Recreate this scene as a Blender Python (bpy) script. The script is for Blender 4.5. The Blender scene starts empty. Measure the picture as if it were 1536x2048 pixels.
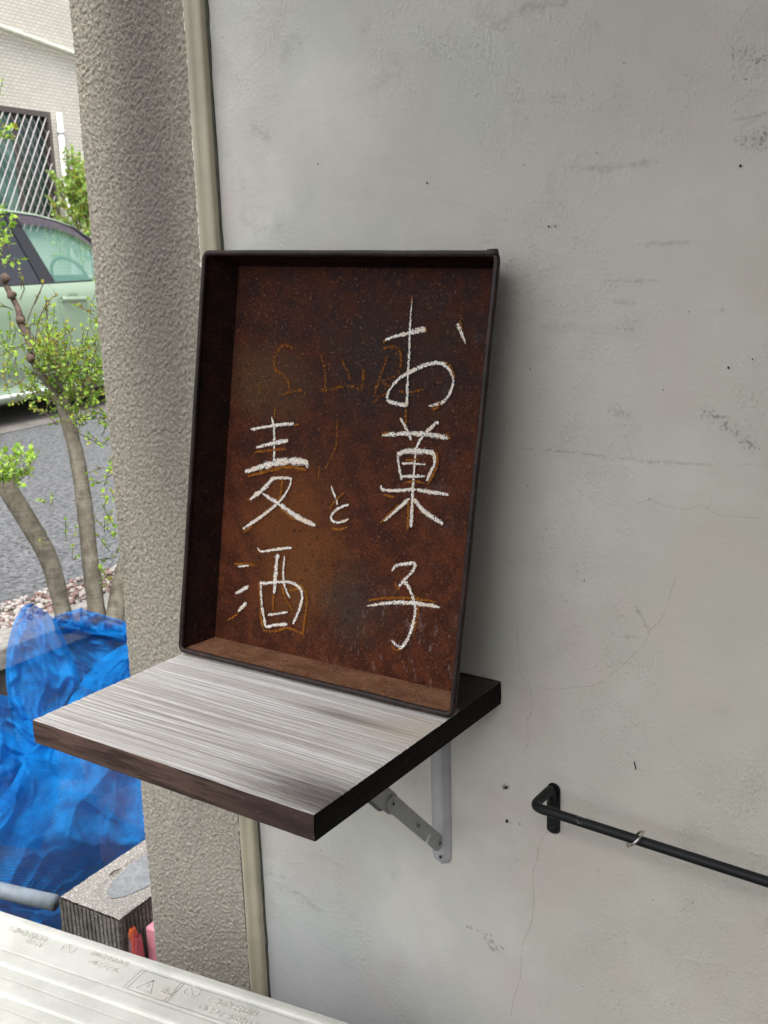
import bpy, bmesh, math, random
from mathutils import Vector, Matrix, noise
random.seed(7)
R = math.radians
S = bpy.context.scene
C = S.collection

# ------------------------------------------------------------------ camera
FPX, YAW, PITCH, ROLL = 2154.05, 0.60649, 0.24022, -0.03036
CAM = Vector((0.63708, -1.17782, 0.56159))
_f = Vector((-math.sin(YAW)*math.cos(PITCH), math.cos(YAW)*math.cos(PITCH), -math.sin(PITCH)))
_r = Vector((math.cos(YAW), math.sin(YAW), 0))
_u = _r.cross(_f)
RT = math.cos(ROLL)*_r + math.sin(ROLL)*_u
UP = -math.sin(ROLL)*_r + math.cos(ROLL)*_u
cd = bpy.data.cameras.new('camera'); cam = bpy.data.objects.new('camera', cd); C.objects.link(cam)
cam.matrix_world = Matrix((( RT.x, UP.x, -_f.x, CAM.x), (RT.y, UP.y, -_f.y, CAM.y), (RT.z, UP.z, -_f.z, CAM.z), (0,0,0,1)))
cd.sensor_fit = 'VERTICAL'; cd.sensor_height = 24; cd.sensor_width = 18
cd.lens = 24*FPX/2048
cd.clip_start = 0.02; cd.clip_end = 6000
cd.dof.use_dof = True; cd.dof.focus_distance = 1.32; cd.dof.aperture_fstop = 11
S.camera = cam

# ------------------------------------------------------------------ light
SUN_EL, SUN_AZ = 62, 305      # azimuth of the direction TO the light, degrees from +X counter-clockwise
sd = Vector((math.cos(R(SUN_EL))*math.cos(R(SUN_AZ)), math.cos(R(SUN_EL))*math.sin(R(SUN_AZ)), math.sin(R(SUN_EL))))
w = bpy.data.worlds.new('World'); S.world = w; w.use_nodes = True
nt = w.node_tree; nt.nodes.clear()
sky = nt.nodes.new('ShaderNodeTexSky'); sky.sky_type = 'NISHITA'; sky.sun_disc = False
sky.sun_elevation = R(SUN_EL); sky.sun_rotation = R(90 - SUN_AZ); sky.dust_density = 6; sky.air_density = 1.0; sky.ozone_density = 1
hs = nt.nodes.new('ShaderNodeHueSaturation'); hs.inputs['Saturation'].default_value = 0.22
bg = nt.nodes.new('ShaderNodeBackground'); bg.inputs['Strength'].default_value = 0.15
wo = nt.nodes.new('ShaderNodeOutputWorld')
nt.links.new(sky.outputs[0], hs.inputs['Color']); nt.links.new(hs.outputs[0], bg.inputs[0]); nt.links.new(bg.outputs[0], wo.inputs[0])
sl = bpy.data.lights.new('sun', 'SUN'); sl.energy = 0.6; sl.angle = R(25); sl.color = (1, 0.98, 0.95)
so = bpy.data.objects.new('sun', sl); C.objects.link(so)
so.rotation_euler = (-sd).to_track_quat('-Z', 'Y').to_euler()
S.view_settings.view_transform = 'Standard'; S.view_settings.look = 'None'
S.view_settings.exposure = 1.50; S.view_settings.gamma = 1; S.view_settings.use_curve_mapping = False

# ------------------------------------------------------------------ helpers
def ray(px, py):
    return _f + RT*((px-768)/FPX) - UP*((py-1024)/FPX)
def at(px, py, n, k):
    d = ray(px, py); n = Vector(n); return CAM + d*((k - n.dot(CAM))/n.dot(d))
def dep(px, py, D):
    return CAM + ray(px, py)*D
def nz(p, s=1, k=0):
    return noise.noise(Vector(p)*s + Vector((k*7.3, k*3.1, k*5.7)))

class MB:
    def __init__(s): s.v=[]; s.f=[]; s.m=[]; s.uv=[]
    def face(s, idx, mi=0, uv=None): s.f.append(tuple(idx)); s.m.append(mi); s.uv.append(uv)
    def poly(s, pts, mi=0, uv=None):
        b=len(s.v); s.v+= [tuple(p) for p in pts]; s.face(range(b,b+len(pts)), mi, uv)
    def box(s, lo, hi, M=None, mi=0):
        P=[Vector((x,y,z)) for x in (lo[0],hi[0]) for y in (lo[1],hi[1]) for z in (lo[2],hi[2])]
        if M is not None: P=[M@p for p in P]
        b=len(s.v); s.v+=[tuple(p) for p in P]
        for q in ((0,1,3,2),(4,6,7,5),(0,4,5,1),(2,3,7,6),(0,2,6,4),(1,5,7,3)): s.face([b+i for i in q], mi)
    def tube(s, pts, r, n=10, mi=0, caps=True, closed=False):
        pts=[Vector(p) for p in pts]; N=len(pts); rs=r if isinstance(r,(list,tuple)) else [r]*N
        b=len(s.v); prev=None
        for i,p in enumerate(pts):
            if closed: t=pts[(i+1)%N]-pts[i-1]
            else: t=pts[min(i+1,N-1)]-pts[max(i-1,0)]
            t.normalize()
            if prev is None:
                a=Vector((0,0,1)) if abs(t.z)<.9 else Vector((1,0,0)); x=t.cross(a).normalized()
            else: x=(prev-t*prev.dot(t)).normalized()
            prev=x; y=t.cross(x)
            for k in range(n):
                an=2*math.pi*k/n; s.v.append(tuple(p+(x*math.cos(an)+y*math.sin(an))*rs[i]))
        for i in range(N if closed else N-1):
            j=(i+1)%N
            for k in range(n):
                s.face((b+i*n+k,b+i*n+(k+1)%n,b+j*n+(k+1)%n,b+j*n+k),mi)
        if caps and not closed:
            s.face([b+k for k in range(n)][::-1],mi); s.face([b+(N-1)*n+k for k in range(n)],mi)
    def grid(s, fn, nu, nv, mi=0, uvf=None, wrapu=False):
        b=len(s.v)
        for j in range(nv+1):
            for i in range(nu+1): s.v.append(tuple(fn(i/nu,j/nv)))
        for j in range(nv):
            for i in range(nu):
                a=b+j*(nu+1)+i
                uv=None
                if uvf: uv=[uvf(i/nu,j/nv),uvf((i+1)/nu,j/nv),uvf((i+1)/nu,(j+1)/nv),uvf(i/nu,(j+1)/nv)]
                s.face((a,a+1,a+nu+2,a+nu+1),mi,uv)
    def build(s, name, mats, parent=None, smooth=False, bevel=0, seg=2):
        me=bpy.data.meshes.new(name); me.from_pydata(s.v,[],s.f)
        if not isinstance(mats,(list,tuple)): mats=[mats]
        for m in mats: me.materials.append(m)
        me.polygons.foreach_set('material_index', s.m)
        if any(u is not None for u in s.uv):
            L=me.uv_layers.new(name='UVMap'); k=0; flat=[]
            for f,u in zip(s.f,s.uv):
                for q in range(len(f)): flat+= list(u[q]) if u else [0,0]
            L.data.foreach_set('uv',flat)
        if smooth: me.polygons.foreach_set('use_smooth',[True]*len(s.f))
        me.update(); me.validate()
        o=bpy.data.objects.new(name,me); C.objects.link(o)
        if parent is not None: adopt(o,parent)
        if bevel:
            md=o.modifiers.new('Bevel','BEVEL'); md.width=bevel; md.segments=seg; md.limit_method='ANGLE'; md.angle_limit=R(40)
        return o
def wm(o):
    m=o.matrix_basis
    return wm(o.parent)@o.matrix_parent_inverse@m if o.parent else m
def adopt(o, p):
    o.parent=p; o.matrix_parent_inverse=wm(p).inverted()
def tag(o,label=None,cat=None,group=None,kind=None):
    if label: o['label']=label
    if cat: o['category']=cat
    if group: o['group']=group
    if kind: o['kind']=kind
    return o
def thing(name,loc,label,cat,group=None):
    o=bpy.data.objects.new(name,None); o.empty_display_size=.05; C.objects.link(o); o.location=loc
    return tag(o,label,cat,group)

class NT:
    """small wrapper round a material's node tree"""
    def __init__(s,name,rough=.6,metal=0,spec=.5,col=(.5,.5,.5)):
        s.m=bpy.data.materials.new(name); s.m.use_nodes=True; s.t=s.m.node_tree
        s.b=s.t.nodes['Principled BSDF']; s.b.inputs['Roughness'].default_value=rough; s.b.inputs['Metallic'].default_value=metal
        s.b.inputs['Specular IOR Level'].default_value=spec; s.b.inputs['Base Color'].default_value=(*col,1)
        s.out=s.t.nodes['Material Output']; s.tc=s.t.nodes.new('ShaderNodeTexCoord'); s.P=s.tc.outputs['Object']; s.UV=s.tc.outputs['UV']
    def lk(s,a,b): s.t.links.new(a,b)
    def val(s,sock,v):
        if isinstance(v,bpy.types.NodeSocket): s.lk(v,sock)
        elif isinstance(v,(tuple,list)): sock.default_value=(*v,1) if len(v)==3 and len(sock.default_value)==4 else v
        else: sock.default_value=v
    def map(s,scale=(1,1,1),loc=(0,0,0),rot=(0,0,0),src=None):
        n=s.t.nodes.new('ShaderNodeMapping'); s.lk(src or s.P,n.inputs[0]); n.inputs['Scale'].default_value=scale
        n.inputs['Location'].default_value=loc; n.inputs['Rotation'].default_value=rot; return n.outputs[0]
    def noise(s,scale,detail=4,rough=.55,src=None,dist=0):
        n=s.t.nodes.new('ShaderNodeTexNoise'); n.inputs['Scale'].default_value=scale; n.inputs['Detail'].default_value=detail
        n.inputs['Roughness'].default_value=rough; n.inputs['Distortion'].default_value=dist; s.lk(src or s.P,n.inputs['Vector']); return n.outputs['Fac']
    def voro(s,scale,src=None,feat='F1',rnd=1):
        n=s.t.nodes.new('ShaderNodeTexVoronoi'); n.feature=feat; n.inputs['Scale'].default_value=scale; n.inputs['Randomness'].default_value=rnd
        s.lk(src or s.P,n.inputs['Vector']); return n.outputs['Distance']
    def ramp(s,fac,stops,interp='LINEAR'):
        n=s.t.nodes.new('ShaderNodeValToRGB'); e=n.color_ramp.elements; n.color_ramp.interpolation=interp
        while len(e)<len(stops): e.new(.5)
        for q,(p,c) in zip(e,stops):
            q.position=p; q.color=(*c,1) if isinstance(c,(tuple,list)) else (c,c,c,1)
        s.val(n.inputs[0],fac); return n.outputs[0]
    def step(s,fac,a,b,lo=0.,hi=1.):
        n=s.t.nodes.new('ShaderNodeMapRange'); n.interpolation_type='SMOOTHSTEP'; s.val(n.inputs[0],fac)
        for i,v in zip((1,2,3,4),(a,b,lo,hi)): n.inputs[i].default_value=v
        return n.outputs[0]
    def mix(s,fac,a,b,mode='MIX'):
        n=s.t.nodes.new('ShaderNodeMix'); n.data_type='RGBA'; n.blend_type=mode
        s.val(n.inputs[0],fac); s.val(n.inputs[6],a); s.val(n.inputs[7],b); return n.outputs[2]
    def math(s,op,a,b=0,c=None):
        n=s.t.nodes.new('ShaderNodeMath'); n.operation=op; s.val(n.inputs[0],a); s.val(n.inputs[1],b)
        if c is not None: s.val(n.inputs[2],c)
        return n.outputs[0]
    def sep(s,src=None):
        n=s.t.nodes.new('ShaderNodeSeparateXYZ'); s.lk(src or s.P,n.inputs[0]); return n.outputs
    def dist(s,p,scale=(1,1,1)):
        n=s.t.nodes.new('ShaderNodeVectorMath'); n.operation='LENGTH'
        s.lk(s.map(scale=scale,loc=tuple(-a*b for a,b in zip(p,scale))),n.inputs[0]); return n.outputs['Value']
    def bump(s,h,strength=.5,dist=.001,prev=None):
        n=s.t.nodes.new('ShaderNodeBump'); n.inputs['Strength'].default_value=strength; n.inputs['Distance'].default_value=dist
        s.val(n.inputs['Height'],h)
        if prev is not None: s.lk(prev,n.inputs['Normal'])
        s.lk(n.outputs[0],s.b.inputs['Normal']); return n.outputs[0]
    def col(s,c): s.val(s.b.inputs['Base Color'],c)
    def alpha(s,a): s.val(s.b.inputs['Alpha'],a)
    def rough(s,a): s.val(s.b.inputs['Roughness'],a)
def plain(name,col,rough=.5,metal=0,var=.12,scale=30,spec=.5):
    t=NT(name,rough,metal,spec,col); n=t.noise(scale,5,.6)
    t.col(t.mix(t.step(n,.3,.7),tuple(c*(1-var) for c in col),tuple(min(1,c*(1+var)) for c in col))); t.bump(n,.15,.001)
    return t.m

# ------------------------------------------------------------------ materials
def m_wall():
    t=NT('painted_plaster',.75)
    big=t.noise(2.2,5,.6); c=t.mix(t.step(big,.35,.65),(.545,.53,.475),(.70,.686,.625))
    t2=t.noise(5,3,.5,src=t.map(loc=(3,5,1))); c=t.mix(t.math('MULTIPLY',t.step(t2,.45,.62),.6),c,(.56,.575,.51))
    t3=t.noise(7,3,.5,src=t.map(loc=(9,2,7))); c=t.mix(t.math('MULTIPLY',t.step(t3,.47,.62),.6),c,(.62,.565,.52))
    # smudges: roller marks, horizontal
    sm=t.noise(4,6,.7,src=t.map(scale=(1.2,1,5),loc=(1,0,4))); c=t.mix(t.math('MULTIPLY',t.step(sm,.58,.72),.38),c,(.45,.43,.41))
    gr=t.noise(9,8,.75,src=t.map(loc=(4,0,11))); c=t.mix(t.math('MULTIPLY',t.step(gr,.56,.70),.38),c,(.38,.37,.355))
    wr=t.step(t.sep()[0],-.2,.45,0,.5); c=t.mix(wr,c,(.62,.585,.485))  # shading towards the right put into the colour as a warmer, darker tone
    # grime beside the corner trim
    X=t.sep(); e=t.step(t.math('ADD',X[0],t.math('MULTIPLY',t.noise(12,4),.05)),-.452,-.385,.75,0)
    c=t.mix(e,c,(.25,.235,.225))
    # cool bluish patch low on the left
    dz=t.dist((-.38,0,-.72),(1.3,0,1.8)); c=t.mix(t.math('MULTIPLY',t.step(dz,.15,.75,1,0),.5),c,(.50,.545,.60))
    sp=t.voro(26,src=t.map(loc=(.3,0,.8))); c=t.mix(t.math('MULTIPLY',t.step(sp,.02,.035,1,0),.6),c,(.12,.10,.09))
    t.col(c)
    msk=t.math('MULTIPLY',t.step(t.noise(3.2,3,.5,src=t.map(loc=(7,0,3))),.40,.62,.15,.8),t.step(t.noise(26,3,.6,src=t.map(loc=(2,0,3))),.40,.66,.35,1))
    f1=t.step(t.noise(210,4,.6,src=t.map(scale=(1,1,.8))),.42,.72)
    h=t.math('ADD',t.math('MULTIPLY',t.math('MULTIPLY',f1,msk),1.0),t.math('MULTIPLY',t.noise(22,3),.8))
    h=t.math('ADD',h,t.math('MULTIPLY',t.noise(330,2),.18))
    t.bump(t.math('ADD',h,t.math('MULTIPLY',t.noise(75,5,.65),.45)),.75,.0016)
    return t.m
def m_stucco():
    t=NT('stucco',.85)
    n=t.noise(160,4,.6); c=t.mix(t.step(n,.3,.7),(.27,.242,.190),(.46,.425,.35))
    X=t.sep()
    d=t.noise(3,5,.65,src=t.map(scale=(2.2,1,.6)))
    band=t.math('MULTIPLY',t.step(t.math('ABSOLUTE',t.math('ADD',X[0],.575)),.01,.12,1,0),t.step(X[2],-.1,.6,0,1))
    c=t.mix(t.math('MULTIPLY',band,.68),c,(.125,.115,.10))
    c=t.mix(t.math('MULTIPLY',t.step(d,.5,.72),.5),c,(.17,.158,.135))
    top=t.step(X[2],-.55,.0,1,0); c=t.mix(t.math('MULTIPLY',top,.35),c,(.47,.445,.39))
    t.col(c); t.bump(t.math('ADD',t.noise(420,4,.6),t.noise(210,3,.6,src=t.map(loc=(2,2,2)))),.8,.0022)
    return t.m
def m_rust(kind=0):
    t=NT('rusted_steel_%d'%kind,.65,.0,.10)
    fine=t.noise(240,5,.7); mid=t.noise(38,6,.68); big=t.noise(6.5,4,.6,dist=.4)
    base=t.mix(t.step(mid,.36,.64),(.026,.0085,.006),(.066,.018,.009))
    X=t.sep()
    if kind==0:
        # browner oxide in the middle and low on the sheet, shade painted in towards the top
        warm=t.step(t.math('ADD',X[2],t.math('MULTIPLY',big,.25)),.28,.56,1,0)
        base=t.mix(t.math('MULTIPLY',warm,.75),base,t.mix(t.step(mid,.38,.62),(.062,.017,.008),(.120,.033,.012)))
        for p,sx,col,a in (((.16,0,.19),(5.5,0,5),(.17,.058,.013),.6),((.18,0,.115),(6,0,7),(.15,.058,.015),.6),((.27,0,.10),(8,0,9),(.045,.030,.023),.8),((.10,0,.39),(6,0,9),(.085,.043,.019),.75),((.30,0,.42),(3.5,0,5),(.030,.018,.014),.8)):
            dd=t.math('ADD',t.dist(p,sx),t.math('MULTIPLY',t.noise(22,4),.7))
            base=t.mix(t.math('MULTIPLY',t.step(dd,.45,1.0,1,0),a),base,col)
        # grey-blue bare scale on the right edge, pale abrasion low right
        sc=t.math('MULTIPLY',t.step(t.noise(30,6,.75,src=t.map(loc=(3,1,1))),.54,.68),t.step(X[0],.34,.41,0,1))
        base=t.mix(t.math('MULTIPLY',sc,.5),base,(.055,.058,.06))
        ab=t.math('MULTIPLY',t.step(t.noise(120,4,.7,src=t.map(scale=(1,1,.45),rot=(0,.5,0))),.57,.66),t.step(t.math('ADD',t.dist((.36,0,.05),(3,0,6)),t.math('MULTIPLY',t.noise(18),.4)),.3,.95,1,0))
        base=t.mix(t.math('MULTIPLY',ab,.55),base,(.22,.16,.15))
    elif kind==1:   # floor strip of the tray, lighter, warmer rust
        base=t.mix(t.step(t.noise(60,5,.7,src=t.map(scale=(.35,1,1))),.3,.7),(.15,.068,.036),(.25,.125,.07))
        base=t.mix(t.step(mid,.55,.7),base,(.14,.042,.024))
    elif kind==2:   # rolled rim, oiled dark
        base=t.mix(t.step(mid,.35,.7),(.013,.008,.007),(.042,.022,.018))
        ch=t.step(t.noise(55,6,.8,src=t.map(loc=(1,7,2))),.64,.70); base=t.mix(t.math('MULTIPLY',ch,.6),base,(.22,.19,.18))
        t.rough(.36)
        t.b.inputs['Specular IOR Level'].default_value=.3
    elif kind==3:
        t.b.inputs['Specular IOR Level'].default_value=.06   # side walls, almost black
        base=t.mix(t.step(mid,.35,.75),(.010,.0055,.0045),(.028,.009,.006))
    sp=t.step(fine,.57,.66); base=t.mix(t.math('MULTIPLY',sp,.75 if kind==0 else .25),base,(.19,.075,.038) if kind!=2 else (.12,.09,.08))
    dk=t.step(t.noise(150,4,.7,src=t.map(loc=(5,5,5))),.58,.7); base=t.mix(t.math('MULTIPLY',dk,.8),base,(.008,.005,.004))
    dk2=t.step(t.noise(420,3,.7,src=t.map(loc=(1,8,5))),.5,.62); base=t.mix(t.math('MULTIPLY',dk2,.55),base,(.008,.005,.004))
    t.col(base); t.bump(t.math('ADD',fine,mid),.6,.0008)
    if kind in(0,1): t.rough(t.step(mid,.3,.7,.42,.7))
    return t.m
def m_chalk(name,col,col2,thr,soft):
    t=NT(name,.95,0,.1)
    uv=t.sep(t.UV); n=t.noise(520,3,.75); n2=t.noise(95,3,.6)
    t.col(t.mix(t.step(n2,.4,.65),col,col2))
    edge=t.math('POWER',t.math('ABSOLUTE',uv[1]),2.4)
    a=t.math('ADD',t.math('ADD',n,t.math('MULTIPLY',n2,.35)),t.math('MULTIPLY',edge,-.40))
    t.alpha(t.step(a,thr,thr+soft)); t.bump(n,.6,.0005)
    return t.m
def m_woodtop():
    t=NT('weathered_cedar_top',.55,0,.5)
    X=t.sep()
    wv=t.noise(1.6,2,.5,src=t.map(scale=(1,1.5,1)))
    yy=t.math('ADD',X[1],t.math('MULTIPLY',wv,.030))
    def gr(fx,fy,d=3,r=.6):
        v=t.t.nodes.new('ShaderNodeCombineXYZ'); t.lk(t.math('MULTIPLY',X[0],fx),v.inputs[0]); t.lk(t.math('MULTIPLY',yy,fy),v.inputs[1]); return t.noise(1,d,r,src=v.outputs[0])
    g1=gr(1.8,330,3,.6); g2=gr(26,420,3,.7); g3=gr(2.2,55,4,.65); g4=gr(.8,620,2,.5)
    c=t.mix(t.step(g3,.3,.7),(.60,.565,.52),(.80,.785,.76))
    c=t.mix(t.math('MULTIPLY',t.math('MULTIPLY',t.step(g1,.51,.57),t.step(X[1],-.16,-.27,.3,1)),.50),c,(.27,.215,.175))
    c=t.mix(t.math('MULTIPLY',t.step(g2,.56,.66),.30),c,(.20,.17,.15)); c=t.mix(t.math('MULTIPLY',t.step(g4,.50,.60),.25),c,(.32,.27,.235))
    c=t.mix(t.math('MULTIPLY',t.step(t.noise(5,3,.5),.45,.7),.4),c,(.58,.54,.48))
    c=t.mix(t.math('MULTIPLY',t.step(t.noise(60,4,.7,src=t.map(scale=(.5,1.5,1))),.62,.72),.5),c,(.74,.73,.72))
    st=t.math('ADD',t.dist((.0,-.37,0),(3.6,10,0)),t.math('MULTIPLY',t.math('ADD',g1,g2),.55)); c=t.mix(t.math('MULTIPLY',t.step(st,.60,1.20,1,0),.85),c,(.060,.046,.040))
    s2=t.math('ADD',t.dist((-.10,-.195,0),(6,42,0)),t.math('MULTIPLY',g1,.9)); c=t.mix(t.math('MULTIPLY',t.step(s2,.5,1.2,1,0),.65),c,(.16,.135,.115))
    s3=t.math('ADD',t.dist((-.01,-.19,0),(7,12,0)),t.math('MULTIPLY',g1,.7)); c=t.mix(t.math('MULTIPLY',t.step(s3,.4,1.2,1,0),.45),c,(.52,.40,.27))
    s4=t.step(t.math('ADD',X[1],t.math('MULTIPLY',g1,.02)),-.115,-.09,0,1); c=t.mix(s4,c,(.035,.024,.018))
    t.col(c); t.bump(t.math('ADD',t.math('MULTIPLY',g1,-1),t.math('MULTIPLY',g2,-.6)),.5,.0012)
    return t.m
def m_woodside(dark=False):
    t=NT('stained_cedar_edge'+('_shaded' if dark else ''),.6,0,.35)
    g=t.noise(9,7,.7,src=t.map(scale=(1,14,14) if not dark else (3,1,14)),dist=.6)
    k=.05 if dark else 1  # board ends and underside: shade put into the stain as near black
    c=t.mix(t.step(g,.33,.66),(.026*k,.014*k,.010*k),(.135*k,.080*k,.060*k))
    if not dark:
        X=t.sep(); c=t.mix(t.step(t.math('ADD',X[0],t.math('MULTIPLY',g,.1)),-.18,.02,0,.75),c,(.032,.017,.015))
        c=t.mix(t.step(t.noise(70,5,.8,src=t.map(scale=(.4,6,6))),.62,.7,0,.6),c,(.30,.24,.21))
    t.col(c); t.bump(g,.6,.0015)
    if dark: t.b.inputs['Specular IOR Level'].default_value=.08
    return t.m

M_wall=m_wall(); M_stucco=m_stucco()
M_rust=[m_rust(i) for i in range(4)]
M_chalk=m_chalk('white_chalk',(.88,.85,.79),(.74,.62,.50),.535,.11)
M_ochre=m_chalk('ochre_rust_line',(.36,.14,.018),(.24,.075,.012),.545,.16)
M_faint=m_chalk('faint_rust_line',(.34,.125,.016),(.20,.065,.012),.60,.20)
M_wtop=m_woodtop(); M_wside=m_woodside(); M_wshade=m_woodside(True)
M_trim=plain('beige_trim_paint',(.46,.42,.31),.32,0,.10,14)
M_caulk=plain('dark_caulk',(.075,.08,.065),.8,0,.3,60)
M_enamel=plain('grey_enamel',(.47,.47,.49),.35,0,.05,40)
M_enamel2=plain('grey_brace_paint',(.34,.345,.345),.4,0,.10,60)
M_darkmetal=plain('dark_metal',(.02,.02,.02),.5,.3)
M_chrome=plain('nickel_wire',(.62,.60,.57),.22,1,.1,80)
M_concrete=plain('concrete',(.22,.21,.19),.9,0,.3,40)
M_gap=plain('soot_black',(.01,.01,.01),.9)

def m_blackrod():
    t=NT('black_painted_rod',.5,0,.3); n=t.noise(120,5,.7)
    ch=t.step(t.noise(42,5,.75,src=t.map(scale=(.45,1,1),loc=(4,0,2))),.66,.70)
    t.col(t.mix(ch,t.mix(n,(.005,.006,.008),(.010,.011,.013)),(.22,.20,.18))); t.bump(n,.3,.0006); return t.m
M_rod=m_blackrod()
def m_ink(name,col,thr,soft,sc=300,mx=1):
    t=NT(name,.9,0,.1,col); uv=t.sep(t.UV)
    n=t.math('ADD',t.noise(sc,3,.7),t.math('MULTIPLY',t.noise(sc*.18,3,.6),.5))
    edge=t.math('POWER',t.math('ABSOLUTE',uv[1]),2.0)
    t.alpha(t.math('MULTIPLY',t.step(t.math('ADD',n,t.math('MULTIPLY',edge,-.35)),thr,thr+soft),mx)); return t.m
M_crack=m_ink('hairline_crack',(.16,.13,.11),.50,.30,260,.5)
M_smudge=m_ink('grime_smudge',(.36,.325,.29),.58,.45,150,.26)
M_smudge2=m_ink('mould_smudge',(.22,.21,.19),.72,.22,260,.50)
M_hole=plain('drill_hole',(.02,.018,.015),.9)

# ------------------------------------------------------------------ setting: ground, unseen roof and walls that shape the light
ZG = CAM.z-1.21     # car park level
ZL = -1.06          # lower yard beside the shop wall
def m_asphalt():
    t=NT('asphalt',.6,0,.5)
    v=t.voro(55); n=t.noise(18,5,.7); f=t.noise(42,5,.8)
    c=t.mix(t.step(f,.35,.65),(.016,.0165,.018),(.16,.163,.168)); c=t.mix(t.math('MULTIPLY',t.step(v,.1,.35,1,0),.45),c,(.30,.305,.315))
    c=t.mix(t.math('MULTIPLY',t.step(n,.45,.7),.4),c,(.07,.075,.085))
    t.col(c); t.bump(t.math('ADD',v,f),1,.006); return t.m
mb=MB(); mb.poly([(-3000,-3000,ZG),(-2.33,-3000,ZG),(-2.33,3000,ZG),(-3000,3000,ZG)]); tag(mb.build('asphalt_ground',m_asphalt()),kind='structure')
mb=MB(); mb.poly([(-2.21,-3000,ZL),(3000,-3000,ZL),(3000,3000,ZL),(-2.21,3000,ZL)]); tag(mb.build('yard_ground',plain('damp_soil',(.03,.026,.022),.9,0,.4,25)),kind='structure')
mb=MB(); mb.box((-.40,-1.7,1.62),(2.2,0,1.80)); tag(mb.build('unseen_ceiling',plain('soffit_paint',(.50,.485,.45),.8)),kind='structure')  # unseen slab overhead, sized to keep skylight off the near wall
mb=MB(); mb.box((2.0,-2.6,ZL),(2.2,-.004,1.62)); tag(mb.build('unseen_side_wall',plain('side_wall_paint',(.42,.41,.38),.8)),kind='structure')  # unseen wall, placed to block light from the right
mb=MB(); mb.box((1.0,-2.9,ZL),(2.2,-2.604,1.62)); tag(mb.build('unseen_rear_wall',plain('rear_wall_paint',(.42,.41,.38),.8)),kind='structure')  # unseen wall behind the camera, added to cut light from the front

# ------------------------------------------------------------------ the shop wall
wall=thing('stucco_wall',(0,0,ZL),'pale grey painted plaster wall with fine cracks, smudges and small holes','wall')
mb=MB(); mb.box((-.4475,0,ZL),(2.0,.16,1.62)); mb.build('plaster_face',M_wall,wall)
# beige corner trim
prof=[(-.492,.001),(-.491,-.012),(-.489,-.0165),(-.484,-.019),(-.480,-.019),(-.476,-.0165),(-.473,-.0145),(-.466,-.0135),(-.460,-.0130),(-.4575,-.010),(-.457,.001)]
mb=MB()
NZ=120
def trimf(u,v):
    i=min(int(u*10+.5),10); x,y=prof[i]; x+=.0095; x=-.4475+(x+.4475)*.86; z=ZL+v*(1.62-ZL)
    return (x+.0012*nz((0,0,z),2.2)+.0005*nz((x*9,0,z),14),y+.0006*nz((x*20,1,z),9),z)
mb.grid(trimf,10,NZ); mb.build('trim_strip',M_trim,wall,smooth=True)
mb=MB(); pts=[(-.4462+.0016*nz((0,0,z*.03),30)+.001*nz((3,0,z*.02),9),-.0008,ZL+z*.02) for z in range(0,134)]
mb.tube(pts,[.0021+.0010*nz((1,1,i*.35)) for i in range(len(pts))],6); mb.build('caulk_line',M_caulk,wall,smooth=True)

def cr(pts,k=6):
    """Catmull-Rom through points (tuples of any size)"""
    P=[Vector(p) for p in pts]; 
    if len(P)<3: 
        return [P[0].lerp(P[-1],i/k) for i in range(k+1)]
    Q=[P[0]*2-P[1]]+P+[P[-1]*2-P[-2]]; out=[]
    for i in range(1,len(Q)-2):
        for j in range(k):
            t=j/k; a,b,c,d=Q[i-1],Q[i],Q[i+1],Q[i+2]
            out.append(.5*((2*b)+(c-a)*t+(2*a-5*b+4*c-d)*t*t+(3*b-a-3*c+d)*t**3))
    out.append(P[-1]); return out
def ribbon(mb,pts,ws,off=0):
    """pts 2D (a,b) on plane y=off local X/Z ; ws widths"""
    n=len(pts); L=[]
    for i in range(n):
        t=(pts[min(i+1,n-1)]-pts[max(i-1,0)]); t=Vector((t[0],t[1])); 
        if t.length<1e-9: t=Vector((1,0))
        t.normalize(); nn=Vector((-t.y,t.x)); w=ws[i]/2; p=Vector((pts[i][0],pts[i][1]))
        L.append((p-nn*w,p,p+nn*w))
    b=len(mb.v)
    for a in L:
        for p in a: mb.v.append((p.x,off,p.y))
    for i in range(n-1):
        for k in range(2):
            q=b+i*3+k; u0,u1=i/n,(i+1)/n; v0,v1=k-1,k
            mb.face((q,q+1,q+4,q+3),0,[(u0,v0),(u0,v1),(u1,v1),(u1,v0)])
def wallpt(px,py):
    p=at(px,py,(0,1,0),0); return (p.x,p.z)
def wallstroke(name,px,w,mat,jit=.0,off=-.0006,parent=wall):
    mb=MB(); P=cr([wallpt(*p) for p in px],8); P=[Vector((p[0]+jit*nz((i*.9,1,1)),p[1]+jit*nz((i*.9,5,2)))) for i,p in enumerate(P)]
    n=len(P); ws=[w*(.6+.8*abs(nz((i*.3,px[0][0],0))))*min(1,(i+.6)/3,(n-i)/3) for i in range(n)]
    ribbon(mb,P,ws,off); return mb.build(name,mat,parent)
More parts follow.
